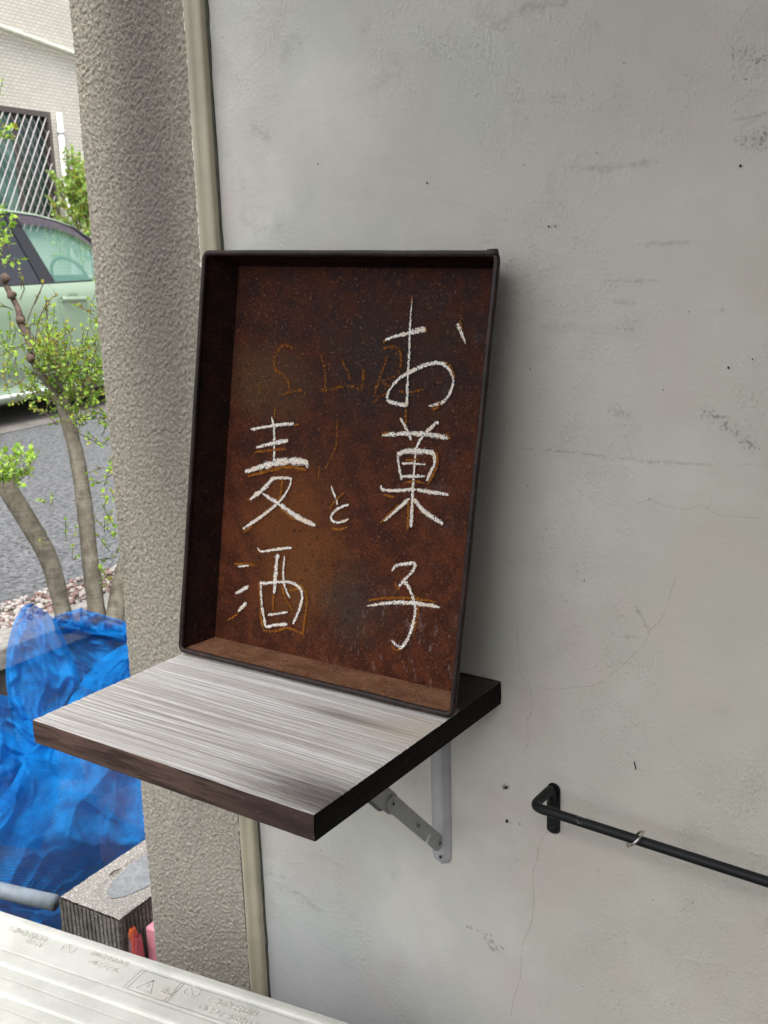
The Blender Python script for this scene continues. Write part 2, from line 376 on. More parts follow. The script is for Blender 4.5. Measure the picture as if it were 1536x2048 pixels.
for k,(pts,w) in enumerate([
    ([(1063,1395),(1062,1430),(1054,1440),(1057,1480),(1050,1500)],.0018),
    ([(1033,1230),(1040,1340),(1060,1372),(1062,1395)],.0012),
    ([(1064,1370),(1100,1378),(1160,1374),(1195,1368),(1235,1340),(1290,1285),(1300,1260),(1325,1235),(1345,1175),(1352,1150)],.0014),
    ([(1272,1008),(1300,1000),(1335,1012),(1380,1018),(1400,1010),(1440,1030),(1470,1032),(1536,1038)],.0013),
    ([(1078,1690),(1075,1720),(1066,1745),(1068,1800),(1062,1850),(1045,1890),(1042,1950),(1030,1990),(1020,2040)],.0022),
    ([(1095,1660),(1080,1685),(1074,1700)],.0012),
    ([(1425,990),(1420,1010),(1412,1020)],.001)]):
    wallstroke('crack',pts,w*.65,M_crack,.0012,-.0006-.00005*k)
for k,(pts,w,m) in enumerate([
    ([(1258,492),(1340,486),(1420,482)],.013,M_smudge),([(1195,560),(1260,562),(1320,562)],.010,M_smudge),
    ([(1030,895),(1150,905),(1300,922),(1450,930),(1536,930)],.008,M_smudge),
    ([(1215,820),(1240,825),(1265,835)],.022,M_smudge),([(1400,820),(1440,840),(1480,880),(1520,900)],.05,M_smudge2),
    ([(1465,80),(1467,120),(1466,162)],.004,M_smudge2),([(1466,162),(1500,157),(1536,152)],.004,M_smudge2),
    ([(1480,100),(1510,110),(1536,118)],.045,M_smudge2),([(1460,240),(1500,235),(1536,225)],.006,M_smudge),
    ([(1470,280),(1500,285),(1536,270)],.05,M_smudge2),
    ([(1150,128),(1149,160),(1149,190)],.005,M_smudge),([(1075,190),(1110,194),(1149,192)],.004,M_smudge),
    ([(1222,1265),(1250,1272),(1290,1275)],.012,M_smudge),([(1270,1210),(1285,1235),(1300,1260)],.012,M_smudge),
    ([(965,1865),(985,1890),(1010,1900)],.040,M_smudge2),([(930,1850),(960,1860),(985,1868)],.018,M_smudge2),
    ([(545,1765),(600,1790),(650,1830)],.04,M_smudge),([(520,1745),(560,1750),(580,1755)],.02,M_smudge),
    ([(1230,655),(1255,658),(1270,660)],.013,M_smudge),([(1410,618),(1430,622),(1452,620)],.010,M_smudge),
    ([(1220,600),(1250,604),(1272,606)],.013,M_smudge),
    ([(500,250),(520,262),(540,280)],.05,M_smudge),([(980,60),(1050,20),(1140,0)],.03,M_smudge),
    ([(1100,330),(1200,335),(1320,322)],.02,M_smudge),([(524,1800),(526,1850),(530,1880)],.012,M_smudge2)]):
    wallstroke('stain',pts,w,m,.002,-.0011-.00005*k)
def holeobj(px,py,r):
    x,z=wallpt(px,py); mb=MB(); n=12; P=[]
    for k in range(n):
        a=2*math.pi*k/n; rr=r*(1+.5*nz((k,px,0))); P.append((x+math.cos(a)*rr,-.0022,z+math.sin(a)*rr*1.15))
    mb.poly(P); return mb.build('hole',M_hole,wall)
for px,py,r in ((1013,1574,.0032),(1015,1641,.0032),(1482,332,.002),(1099,453,.0017),(1112,453,.0013),(856,366,.0018),(638,328,.0014),(1062,738,.0012),(1458,735,.0018),(1170,1160,.0012),(1300,997,.0011),(1506,718,.0012),(1195,306,.0009),(1049,330,.0009)):
    holeobj(px,py,r*.7)
for px,py,w in ((1013,1574,.020),(1015,1641,.018),(1038,1646,.008)):
    wallstroke('stain',[(px-w*500,py-4),(px,py),(px+w*500,py+4)],w*1.1,M_smudge2,.001,-.0003-.0008*(px%3))
mb=MB(); mb.tube([Vector((*wallpt(1269,1523),0)).xzy-Vector((0,.001,0)),Vector((*wallpt(1272,1538),0)).xzy-Vector((0,.001,0))],.0007,6); mb.build('scratch',M_hole,wall)

# stucco pillar at the end of the wall (geometric relief)
pil=MB()
def pilf(u,v):
    z=ZL+v*(1.62-ZL); Ls=.16; La=.02; Lf=.222; s=u*(Ls+La+Lf)
    if s<Ls: p=Vector((-.7155,.16-s,z)); n=Vector((-1,0,0))
    elif s<Ls+La:
        a=(s-Ls)/La*math.pi/2; r=.013; n=Vector((-math.cos(a),-math.sin(a),0)); p=Vector((-.7025,.001,z))+n*r
    else: p=Vector((-.7025+(s-Ls-La),-.012,z)); n=Vector((0,-1,0))
    q=Vector((p.x,p.y,p.z*.8))
    h=.55*noise.noise(q*285)+.5*noise.noise(q*470+Vector((9,1,4)))
    h=max(-.3,h)
    return p+n*(.0036*h+.0022*noise.noise(q*7))
pil.grid(pilf,270,1500)
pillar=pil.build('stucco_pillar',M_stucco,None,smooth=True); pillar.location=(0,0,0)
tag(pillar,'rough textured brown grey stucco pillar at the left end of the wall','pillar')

# ------------------------------------------------------------------ shelf board
BW,BD,BT=.44752,.40208,.032
board=thing('shelf_board',(0,0,0),'weathered grey topped wooden shelf board with dark brown edges projecting from wall','shelf')
mb=MB()
def grain(x,y):
    yy=y+.010*noise.noise(Vector((x*1.6,y*2.5,0)))
    a=noise.noise(Vector((x*5,yy*200,2))); b=noise.noise(Vector((x*8,yy*420,5)))
    return -.0015*max(0,a+.02)-.0004*max(0,b)
def topf(u,v):
    x=-BW+u*BW; y=-BD+v*BD; h=grain(x,y)
    e=min(x+BW,-x,y+BD,-y); 
    if e<.0016: h-=(.0016-e)*.7
    jx=.0009*noise.noise(Vector((3,y*150,1))) if u==0 else 0
    jy=.0008*noise.noise(Vector((x*25,3,1))) if v in (0,1) else 0
    return (x+jx,y+jy,h)
nx,ny=110,330
mb.grid(topf,nx,ny,0); mb.build('board_top',M_wtop,board,smooth=True)
def side(fn,n,mi_name,mat):
    m=MB(); m.grid(fn,n,8); return m.build(mi_name,mat,board,smooth=True)
def edgez(x,y,v):
    t=topf((x+BW)/BW,(y+BD)/BD); zt=t[2]; z=zt+(-BT-zt)*v; return t[0],t[1],z
side(lambda u,v:(lambda t:(t[0],t[1]+.0012*math.sin(v*math.pi)*-1+.0005*nz((u*30,v*9,0)) ,t[2]))(edgez(-BW+u*BW,-BD,v)),nx,'front_edge',M_wside)
side(lambda u,v:(lambda t:(t[0]+.0006*math.sin(v*math.pi)+.0005*nz((u*30,v*9,2))*(0<v<1),t[1],t[2]))(edgez(0,-BD+u*BD,v)),ny,'end_edge',M_wshade)
side(lambda u,v:edgez(-BW,-u*BD,v),ny,'end_edge',M_wshade)
mb=MB(); mb.poly([(-BW,-BD,-BT),(-BW,0,-BT),(0,0,-BT),(0,-BD,-BT)]); mb.poly([(-BW,0,0),(0,0,0),(0,0,-BT),(-BW,0,-BT)]); mb.build('board_underside',M_wshade,board)

# ------------------------------------------------------------------ tray
TA,TX,TY,TW,TH,TD,TEL,TSH,TER,TET,TEB,TYAW=.1596,-.4461,-.1423,.4536,.5575,.0445,.0242,.0281,.0266,.0118,.0157,.0099
tray=thing('baking_tray',(TX,TY,.0065),'rusty dark steel baking tray leaning upright on the shelf, chalked with Japanese writing','tray')
def tmat():
    up=Vector((0,math.sin(TA),math.cos(TA))); nb=Vector((0,math.cos(TA),-math.sin(TA)))
    Mx=Matrix((( 1,nb.x,up.x),(0,nb.y,up.y),(0,nb.z,up.z)))
    return Matrix.Rotation(TYAW,3,'Z')@Mx
TM=tmat(); tray.rotation_euler=TM.to_euler()
def tl(u,v,w):    # slightly out of square, as bent by hand
    return Vector((u+TSH*v, w, v*(1+.0098*(1-2*u/TW))))
def panel(name,c,mat,nu=24,nv=24,bow=None,th=.0012):
    """c = four corners (u,v,w) ; skin with real thickness"""
    m=MB(); A,B,Cc,D=[tl(*p) for p in c]; nn=(B-A).cross(D-A).normalized()
    f=lambda u,v:(A.lerp(B,u)).lerp(D.lerp(Cc,u),v)+(bow(u,v) if bow else Vector())
    m.grid(f,nu,nv,0); b=len(m.v)
    m.grid(lambda u,v:f(u,v)-nn*th,nu,nv,0)
    o=m.build(name,mat,None,smooth=True); o.parent=tray; return o
u0,u1,v0,v1=TEL,TW-TER,TEB,TH-TET
bowb=lambda u,v:Vector((0,.0012*noise.noise(Vector((u*3,v*4,0)))+.0008*math.sin(u*math.pi),0))
panel('back_panel',[(u0,v0,TD),(u1,v0,TD),(u1,v1,TD),(u0,v1,TD)],M_rust[0],bow=lambda u,v:bowb(u,v)*(4*min(u,1-u,v,1-v,.25)))
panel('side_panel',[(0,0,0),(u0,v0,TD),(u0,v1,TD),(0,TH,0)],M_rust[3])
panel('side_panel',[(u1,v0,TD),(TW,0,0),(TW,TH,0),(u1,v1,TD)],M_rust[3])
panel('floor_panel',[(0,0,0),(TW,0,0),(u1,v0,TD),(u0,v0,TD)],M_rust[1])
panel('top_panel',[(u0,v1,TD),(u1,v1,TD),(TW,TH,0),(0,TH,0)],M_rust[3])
def rimpath():
    cs=[(0,0),(TW,0),(TW+.003,TH),(0,TH)]; r=.009; out=[]
    for i in range(4):
        p=Vector(cs[i]); a=Vector(cs[i-1]); b=Vector(cs[(i+1)%4]); da=(a-p).normalized(); db=(b-p).normalized()
        for k in range(5):
            t=k/4; q=(p+da*r).lerp(p,t).lerp(p.lerp(p+db*r,t),t); out.append(q)
        L=(b-p).length; n=14
        for k in range(1,n): out.append((p+db*r).lerp(b-db*r,k/n))
    return out
rp=rimpath(); m=MB(); pts=[tl(q.x,q.y,0)+Vector((.0005*nz((i*.4,1,1)),.0006*nz((i*.4,4,2)),.0005*nz((i*.4,8,1)))) for i,q in enumerate(rp)]
m.tube(pts,[.0039+.0004*nz((i*.5,3,3)) for i in range(len(pts))],12,closed=True); o=m.build('rolled_rim',M_rust[2],None,smooth=True); o.parent=tray
# folded tab where the rim wire meets, top right
m=MB(); a=tl(TW+.001,TH,0); m.tube([a+Vector((-.012,0,.0005)),a+Vector((.0015,0,.001))],.0049,12)
o=m.build('rim_joint',M_rust[2],None,smooth=True,bevel=.0012); o.parent=tray

# chalk writing, traced on the back panel
TMI=TM.inverted(); TO=Vector((TX,TY,.0065))
def traypt(px,py):
    o=TMI@(CAM-TO); d=TMI@ray(px,py); t=(TD-.0009-o.y)/d.y; p=o+d*t; return (p.x,p.z)
def chalk(name,strokes,mat,off=0,dx=0,dy=0,wk=1):
    m=MB()
    for si,(w,pts) in enumerate(strokes):
        P3=[(*traypt(p[0]+dx,p[1]+dy),p[2] if len(p)>2 else 1) for p in pts]
        P=cr(P3,7); P=[Vector((p[0]+.0005*nz((i*.5,si,1)),p[1]+.0005*nz((i*.5,si,9)),p[2])) for i,p in enumerate(P)]
        ws=[w*wk*.00075*max(.2,p[2])*(1+.55*nz((i*.6,si,4))) for i,p in enumerate(P)]
        ws[0]*=.6; ws[-1]*=.6
        ribbon(m,P,ws,TD-.0009-off-.00005*si)
    o=m.build(name,mat,None); o.parent=tray; return o
OO=[(9,[(768,682,.6),(790,673),(820,666,1.3),(838,661,1.7),(853,658,1.6)]),
    (8.5,[(825,597,.4),(821,644,.7),(819,703,.8),(816,761,.9),(814,812,1.2)]),
    (8.5,[(814,811,1.3),(792,807,1.3),(775,799,1),(780,780,.8),(797,759),(820,745,1.2),(844,733,1.3),(867,726,1.3),(886,728,1.2),(900,741,1),(907,757,.8),(904,778,.9),(891,800),(877,808),(858,812,.6)]),
    (9,[(915,647,1.1),(922,663),(932,687,.5)])]
KA=[(8,[(801,836,.7),(811,853,1),(823,880,1.2)]),(9,[(877,843,1),(858,860,1.1),(842,878,.9),(833,897,.7)]),
    (13,[(765,870,.8),(820,867),(863,870),(898,876,.9)]),
    (7.5,[(796,908,1),(799,934,1),(805,960,1)]),(10,[(796,909,1.2),(809,903,1.4),(837,902,1.5),(866,906,1.3),(870,925,.9),(862,944),(854,962,.7)]),
    (7,[(804,927,.8),(828,927),(852,929,.8)]),(8,[(804,953),(852,952)]),
    (9,[(763,970,.6),(766,979,.9),(795,981),(827,979),(862,984,1.2),(898,989,1)]),
    (9,[(833,897,.6),(829,940,.8),(826,987,1),(823,1054,1.3)]),
    (10.5,[(820,997),(796,1018,1),(767,1042,.9)]),(12,[(829,998,.8),(849,1022,1.1),(887,1048,1)])]
KO=[(9.5,[(784,1142,.6),(793,1131,.9),(812,1128,1),(829,1126,1),(828,1139,.9),(812,1157,.9),(799,1172,1)]),
    (9,[(803,1163,1.2),(812,1166,1.2),(821,1181),(830,1206),(830,1231),(820,1269,1.1),(804,1294,1),(795,1291,.8),(784,1281,.8)]),
    (9.5,[(734,1212,.5),(777,1206,1),(827,1206,1.2),(881,1214,.9)])]
TOO=[(6.5,[(663,972,.8),(670,991),(676,1009)]),(7.5,[(698,1008,.8),(677,1017),(664,1030),(665,1041),(677,1045),(698,1038,.9)])]
MU=[(9,[(544,834,.6),(549,860),(549,900),(548,931)]),(9,[(502,859,.8),(549,851),(588,847,1.2)]),(12,[(513,895,.8),(549,886),(577,881,1)]),
    (16,[(491,944,.7),(521,934),(565,923,1.3),(609,924,1.2),(617,936,.4)]),(9,[(583,956,.8),(546,956,1.1)]),(12,[(548,955),(531,975),(501,999,1)]),
    (8,[(584,955,.8),(579,975,.8),(562,1000),(534,1025,1.2),(487,1058,1.4)]),(13,[(526,987,.7),(565,1012),(596,1034,1.2),(632,1051,.8)])]
SA=[(8,[(515,1095,.5),(524,1103,.8),(550,1099),(584,1095,1)]),(12,[(556,1108),(552,1144,1.1),(549,1187,1)]),(7.5,[(570,1111,.8),(567,1150,.9),(573,1181),(581,1195,.7)]),
    (8,[(522,1162),(524,1206,1),(532,1255,1.2)]),(9,[(521,1167),(577,1164,1),(599,1175,1.2),(605,1194,1),(598,1222),(587,1248,.9)]),
    (7,[(537,1230),(576,1224)]),(10,[(533,1254),(550,1250),(576,1248)]),(10,[(476,1133,.6),(498,1131,.7)]),(11,[(472,1187,.6),(485,1180),(498,1172,1)]),(10,[(494,1205,1),(485,1214,1.1),(477,1223,.7)])]
for nm,st in (('hiragana_o',OO),('kanji_ka',KA),('kanji_shi',KO),('hiragana_to',TOO),('kanji_mugi',MU),('kanji_shu',SA)):
    chalk('chalk_character',st,M_chalk,.0008)
OC=[(7,[(736,1201,.7),(777,1196,1),(827,1197,1),(873,1204,.8)]),(6,[(809,1162),(822,1180),(834,1206),(835,1231),(826,1269)]),(7,[(783,1290,.6),(790,1299),(803,1299,.7)]),(6,[(790,1165),(793,1172),(800,1177)]),
    (6,[(518,1165,.6),(521,1210),(527,1257),(550,1262),(575,1256),(598,1264,1.2),(608,1268)]),(6,[(601,1168),(612,1185),(614,1205),(609,1245),(605,1270,.7)]),(5,[(548,1185),(546,1220)]),(6,[(565,1172),(570,1195),(586,1220,.7)]),(6,[(578,1180),(600,1178)]),
    (7,[(468,1128,.6),(490,1128),(515,1130,.7)]),(6,[(480,1222,1),(470,1232),(456,1240,.7)]),
    (8,[(496,953,.7),(530,944),(575,934),(615,940,.8)]),(6,[(510,905),(545,900),(574,898)]),(6,[(495,1000),(505,997)]),(6,[(566,955),(563,985),(558,1000)]),(6,[(560,1015),(580,1032),(592,1040)]),(6,[(488,1065),(505,1052)]),(5,[(551,818,.6),(549,835)]),(6,[(590,850),(598,848)]),
    (6,[(665,1056),(680,1059),(695,1054)]),(5,[(690,985),(672,1000),(660,1018)]),
    (6,[(874,906),(876,925),(868,948),(857,968)]),(6,[(768,990),(790,994)]),(5,[(800,1008),(775,1032),(762,1046)]),(6,[(818,1000),(817,1060)]),(5,[(808,967),(826,962),(850,966)]),(5,[(812,921),(840,918)]),
    (5,[(766,867),(780,864)]),(6,[(893,868),(902,877)]),(6,[(863,816),(872,818),(882,806)]),(5,[(826,592),(824,610)]),(4,[(921,640),(926,660)]),(5,[(768,686),(774,680)]),(6,[(851,655),(854,664)]),(5,[(893,724),(904,736),(911,755)]),(5,[(813,818),(813,848)])]
tag(chalk('ochre_mark',OC,M_ochre,.0003,wk=1.35),kind='stuff')
OLD=[(8,[(588,697),(566,691),(550,715),(551,738),(573,757),(579,787,.8)]),(6,[(518,764),(519,787)]),(6,[(641,706),(650,742),(649,790)]),(8,[(640,780),(665,778),(694,771),(719,779)]),(7,[(728,738),(724,783)]),
     (6,[(776,711),(762,750),(748,793)]),(6,[(766,697),(792,695),(803,717),(792,750),(767,764),(781,779),(745,805)]),(6,[(799,782),(820,785),(847,779)]),(5,[(560,790),(580,785),(602,778)]),(5,[(676,835),(672,890),(650,940)]),(5,[(684,720),(696,745),(700,760)]),(5,[(600,778),(612,790)]),(5,[(640,930),(637,960)])]
tag(chalk('faint_old_writing',OLD,M_faint,.0001,wk=1.7),kind='stuff')

# ------------------------------------------------------------------ folding bracket under the shelf
br=thing('folding_bracket',(-.097,-.001,-.2),'light grey folding metal shelf bracket screwed to the wall below board','bracket')
xr=-.0800; xl=xr-.031
mb=MB()
# pressed wall strip: raised channel with rounded lower end
def stripf(u,v):
    prof=[(0,0),(0,-.002),(.0035,-.0028),(.006,-.0075),(.009,-.009),(.017,-.009),(.020,-.0075),(.0225,-.0028),(.026,-.002),(.026,0)]
    i=min(int(u*9+.5),9); x,y=prof[i]; x*=1.19; z=-BT-.0005-v*.268
    return x,y,z
ztop=-BT-.0005; zb=-.300
N=40
def sf(u,v):
    x,y,_=stripf(u,0); z=ztop+(zb-ztop)*v
    d=z-zb
    if d<.0155:
        k=math.sqrt(max(0,1-((.0155-d)/.0155)**2)); x=.0155+(x-.0155)*max(k,.02)
        y=y*min(1,.35+d/.02) if y<-.0028 else y
    elif d<.03: y=y*(.35+.65*min(1,(d-.008)/.02)) if y<-.0028 else y
    return (xl+x,y-.0005,z)
mb.grid(sf,9,60); mb.build('wall_strip',M_enamel,br,smooth=True)
def disc(m,c,n,r,seg=16,mi=0,th=.001):
    m.tube([Vector(c),Vector(c)+Vector(n)*th],r,seg,mi)
mb=MB(); c=at(882,1713,(0,1,0),-.0080); disc(mb,c,(0,-1,0),.0040,16); mb.build('screw',M_enamel2,br)
mb=MB(); disc(mb,c+Vector((0,-.0012,0)),(0,-1,0),.0022,12); mb.build('screw_slot',M_hole,br)
# the brace link: flat bar in the plane x = const beside the strip, from strip foot up and outward to the arm
def yzplate(mb,x,outline,th):
    n=len(outline); b=len(mb.v)
    for s in (0,th):
        for y,z in outline: mb.v.append((x-s,y,z))
    mb.face([b+i for i in range(n)]); mb.face([b+n+i for i in range(n)][::-1])
    for i in range(n): mb.face((b+i,b+(i+1)%n,b+n+(i+1)%n,b+n+i))
XB=xl+.010
def yz(px,py,x=XB): p=at(px,py,(1,0,0),x); return p.y,p.z
A0=Vector((-.017,-.2585)); A1=Vector((-.129,-.1435)); ad=(A1-A0).normalized(); an=Vector((-ad.y,ad.x))
def plate_outline(p,q,w,rr=None,notch=False):
    """rounded bar from p to q ; width w"""
    d=(q-p).normalized(); n=Vector((-d.y,d.x)); h=w/2; O=[]
    for k in range(7):
        a=math.pi/2+math.pi*k/6; O.append(p+d*math.cos(a)*h*1.0+n*math.sin(a)*h)
    for k in range(7):
        a=-math.pi/2+math.pi*k/6; O.append(q+d*math.cos(a)*h*1.0+n*math.sin(a)*h)
    if notch: O+=[p+d*a+n*b for a,b in ((.0385,h),(.0375,.0),(.0365,-.25*h),(.034,-.35*h),(.0315,-.25*h),(.0305,.0),(.030,h))]
    return [(v.x,v.y) for v in O]
XB=-.0905
mb=MB(); yzplate(mb,XB,plate_outline(A0,A1,.0215,notch=True),.0022); mb.build('brace_link',M_enamel2,br,bevel=.0006)
mb=MB(); A2=A0+ad*((A1-A0).length-.004); A3=Vector((-.238,-.0325-.0))
yzplate(mb,XB-.0026,plate_outline(A2,A3-ad*.012,.027),.0020)
yzplate(mb,XB-.018,plate_outline(A2,A3-ad*.012,.027),.0020)
mb.build('brace_arm',M_enamel2,br,bevel=.0006)
mb=MB(); o2=A1+an*-.0135
mb.poly([]) if False else None
q0=A1+ad*.004-an*.0118; q1=A1-ad*.036-an*.0128; q2=A1-ad*.034-an*.0098; q3=A1+ad*.004-an*.0090
yzplate(mb,XB-.004,[(q.x,q.y) for q in (q0,q1,q2,q3)],.006); mb.build('release_lever',M_enamel2,br,bevel=.0005)
for A in (A0,A1):
    mb=MB(); disc(mb,(XB,A.x,A.y),(1,0,0),.0050,16,th=.0012); rv=mb.build('rivet',M_enamel2,br)
    mb=MB(); disc(mb,(XB+.0012,A.x,A.y),(1,0,0),.0026,12,th=.0002); mb.build('rivet_hole',M_hole,rv)
mb=MB(); ct=A0.lerp(A1,.47)
for sgn in (-1,1):
    p=ct+ad*.003*sgn
    mb.tube([(XB+.0003,p.x+ad.x*.003*math.cos(a)*.7+an.x*.003*math.sin(a),p.y+ad.y*.003*math.cos(a)*.7+an.y*.003*math.sin(a)) for a in [i*math.pi/5 for i in range(10)]],.00035,5,closed=True)
mb.build('stamped_mark',plain('stamp_dark',(.10,.095,.08),.6),br)
# top leg fastened under the board
mb=MB(); mb.box((xl,-.27,-BT-.0035),(xr,-.004,-BT-.0008)); mb.box((xl,-.27,-BT-.016),(xl+.002,-.004,-BT-.0036)); mb.box((xr-.002,-.27,-BT-.016),(xr,-.004,-BT-.0036)); mb.build('board_leg',M_enamel2,br)

# ------------------------------------------------------------------ black rail with split ring
rail=thing('wall_rail',(.078,0,-.16),'black painted round steel rail on a small wall plate, chipped paint at right','rail')
C0=Vector((.0768,-.060,-.1318)); RD=Vector((.2935,0,-.0092)).normalized(); RR=.0062
def arc(p,a,b,r,n=8):
    da=(a-p).normalized(); db=(b-p).normalized(); out=[]
    for k in range(n+1):
        t=k/n; out.append((p+da*r).lerp(p,t).lerp(p.lerp(p+db*r,t),t))
    return out
top=Vector((.0785,-.0065,-.1318)); E2=C0+RD*.86; Wl=Vector((E2.x,-.0065,E2.z))
path=[Vector((.0788,-.0045,-.150)),Vector((.0788,-.0060,-.141))]+arc(Vector((.0787,-.009,-.1305)),Vector((.0787,-.0085,-.15)),C0,.008,5)+arc(C0,top,E2,.016)+[C0.lerp(E2,k/20) for k in range(1,20)]+arc(E2,C0,Wl,.016)+[Wl]
mb=MB(); mb.tube(path,RR,18); mb.build('rod',M_rod,rail,smooth=True)
def plate(cx,zt,zb_,nm):
    m=MB(); O=[]; h=.0093
    for k in range(9):
        a=math.pi*k/8; O.append((cx+math.cos(a)*h,zt-h+math.sin(a)*h))
    for k in range(9):
        a=math.pi+math.pi*k/8; O.append((cx+math.cos(a)*h,zb_+.006+math.sin(a)*h*.65))
    n=len(O); b=len(m.v)
    for y in (-.0002,-.0032):
        for x,z in O: m.v.append((x,y,z))
    m.face([b+i for i in range(n)]); m.face([b+n+i for i in range(n)][::-1])
    for i in range(n): m.face((b+i,b+n+i,b+n+(i+1)%n,b+(i+1)%n))
    return m.build(nm,M_rod,rail,bevel=.0008)
plate(.0787,-.1255,-.1985,'mounting_plate'); plate(E2.x,-.130,-.206,'mounting_plate')
for x,z in ((.0787,-.1905),(.080,-.152),(E2.x,-.198)):
    m=MB(); 
    m.grid(lambda u,v,x=x,z=z:(x+.0052*math.cos(u*2*math.pi)*math.sin(v*math.pi/2),-.0032-.0022*math.cos(v*math.pi/2),z+.0052*math.sin(u*2*math.pi)*math.sin(v*math.pi/2)),16,5)
    sc=m.build('screw',M_rod,rail,smooth=True)
    m=MB(); m.box((x-.0026,-.0056,z-.0006),(x+.0026,-.0050,z+.0006)); m.box((x-.0006,-.00565,z-.0026),(x+.0006,-.0050,z+.0026)); m.build('screw_slot',M_hole,sc)
ring=MB(); rc=C0+RD*.1375+Vector((0,0,0)); 
ax1=Vector((.54,.56,.64)).normalized(); ax2=Vector((-.42,.86,-.30)); ax2=(ax2-ax1*ax2.dot(ax1)).normalized()
rad=.0135; cc=rc+Vector((0,0,.001))
# ring hangs on the rod: plane spanned by ax1 and ax2, slid so that it touches the rod on top
pts=[]
for k in range(80):
    a=2*math.pi*k/40; hlx=.0014*(k/79-.5)
    pts.append(cc+ax1*rad*math.cos(a)+ax2*rad*math.sin(a)+ax1.cross(ax2)*hlx)
ring.tube(pts,.00125,8); ringo=ring.build('split_ring',M_chrome,None,smooth=True)
tag(ringo,'small silver wire split ring hanging tilted on the black wall rail','ring')

# ------------------------------------------------------------------ outdoor unit top (lower left)
ZA=-.45
pA=at(0,1817,(0,0,1),ZA); pB=at(720,2048,(0,0,1),ZA)
ea=(pB-pA).normalized(); eb=Vector((ea.y,-ea.x,0)); 
if eb.y>0: eb=-eb
def m_plastic(n='aged_white_plastic',c1=(.56,.56,.51),c2=(.66,.655,.60)):
    t=NT(n,.45,0,.5); a=t.noise(14,5,.65)
    c=t.mix(t.step(a,.35,.65),c1,c2)
    c=t.mix(t.math('MULTIPLY',t.step(t.noise(26,7,.8,src=t.map(scale=(.5,2,1),loc=(2,1,0))),.60,.68),.30),c,(.40,.37,.33))
    c=t.mix(t.math('MULTIPLY',t.step(t.noise(70,5,.8,src=t.map(scale=(1,3,1),rot=(0,0,.5))),.66,.70),.3),c,(.25,.23,.21))
    c=t.mix(t.math('MULTIPLY',t.step(t.noise(7,3,.5,src=t.map(loc=(2.2,1,0))),.6,.75),.25),c,(.60,.50,.44))
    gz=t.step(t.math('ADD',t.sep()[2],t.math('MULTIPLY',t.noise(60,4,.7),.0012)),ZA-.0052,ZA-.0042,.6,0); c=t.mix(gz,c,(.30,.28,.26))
    t.col(c); t.bump(t.math('ADD',t.noise(300,3,.7),t.noise(30,4)),.3,.0008); return t.m
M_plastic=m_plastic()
acm=Matrix(((ea.x,eb.x,0,pA.x),(ea.y,eb.y,0,pA.y),(0,0,1,ZA),(0,0,0,1)))
def ac(a,b,z=0): return acm@Vector((a,b,z))
unit=thing('outdoor_unit',ac(.31,.15,ZL-ZA),'off white ribbed top of an air conditioner outdoor unit with embossed warning text','air conditioner')
AL0,AL1=-.10,.70
P=[(.004,-.05),(.0,-.046),(.0,-.008),(.0015,-.003),(.005,-.0005),(.014,0),(.018,-.0008),(.0205,-.0032),(.024,-.0036),(.070,-.0036),(.0725,-.0052),(.0745,-.0052),(.077,-.0008),(.080,0)]
b0=.080
for k in range(4):
    P+=[(b0+.016,0),(b0+.020,-.0006),(b0+.0225,-.0028),(b0+.0240,-.0036),(b0+.0255,-.0028),(b0+.040,-.0026),(b0+.0425,-.0034),(b0+.0450,-.0006),(b0+.048,0)]; b0+=.050
P+=[(.310,0),(.318,-.003),(.320,-.012),(.320,-.05)]
mb=MB(); NP=len(P)-1
mb.grid(lambda u,v:ac(AL0+v*(AL1-AL0),P[min(int(u*NP+.5),NP)][0],P[min(int(u*NP+.5),NP)][1]+.0004*nz((v*9,u*9,0))),NP,40)
for e in (AL0,AL1): mb.poly([ac(e,b,z) for b,z in P])
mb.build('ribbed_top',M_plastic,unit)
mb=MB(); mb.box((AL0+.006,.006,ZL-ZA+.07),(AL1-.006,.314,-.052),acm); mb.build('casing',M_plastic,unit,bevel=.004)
for a in (AL0+.12,AL1-.16):
    mb=MB(); mb.box((a,.0,ZL-ZA),(a+.06,.32,ZL-ZA+.068),acm); mb.build('foot',M_gap,unit,bevel=.004)
mb=MB()
for k in range(60): mb.box((AL0+.02+k*.0128,.002,ZL-ZA+.12),(AL0+.0215+k*.0128,.0055,-.07),acm)
tag(mb.build('fin_grille',plain('aluminium_fins',(.45,.46,.47),.4,.8),unit),kind='stuff')
def acl(px,py):
    p=at(px,py,(0,0,1),ZA-.0036); q=acm.inverted()@p; return q.x,q.y
def emboss(body,px,py,size,name='embossed_text',sx=1.0,h=.0012):
    c=bpy.data.curves.new('txt','FONT'); c.body=body; c.size=size; c.extrude=h; c.bevel_depth=.0002; c.resolution_u=2
    o=bpy.data.objects.new('txt',c); C.objects.link(o)
    me=bpy.data.meshes.new_from_object(o); bpy.data.objects.remove(o); bpy.data.curves.remove(c)
    a,b=acl(px,py)
    # text x -> +a ; text y -> -b (towards the wall) ; z up
    M=acm@Matrix(((sx,0,0,a),(0,-1,0,b),(0,0,1,-.0036),(0,0,0,1)))
    me.transform(M); 
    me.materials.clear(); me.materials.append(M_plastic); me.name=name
    k=bpy.data.objects.new(name,me); C.objects.link(k); adopt(k,unit); return k
emboss('注意',318,1984,.0155,sx=.72)
emboss('ケガのおそれあり',411,2002,.0140,sx=.74)
emboss('アルミフィンにさわるな',391,2016,.0125,sx=.72)
emboss('ケガのおそれあり',165,1905,.0140,sx=.74)
emboss('アルミフィンに',172,1926,.0115,sx=.74)
emboss('ケガのおそれあり',12,1860,.0135,sx=.74); emboss('さわるな',48,1885,.0110,sx=.74)
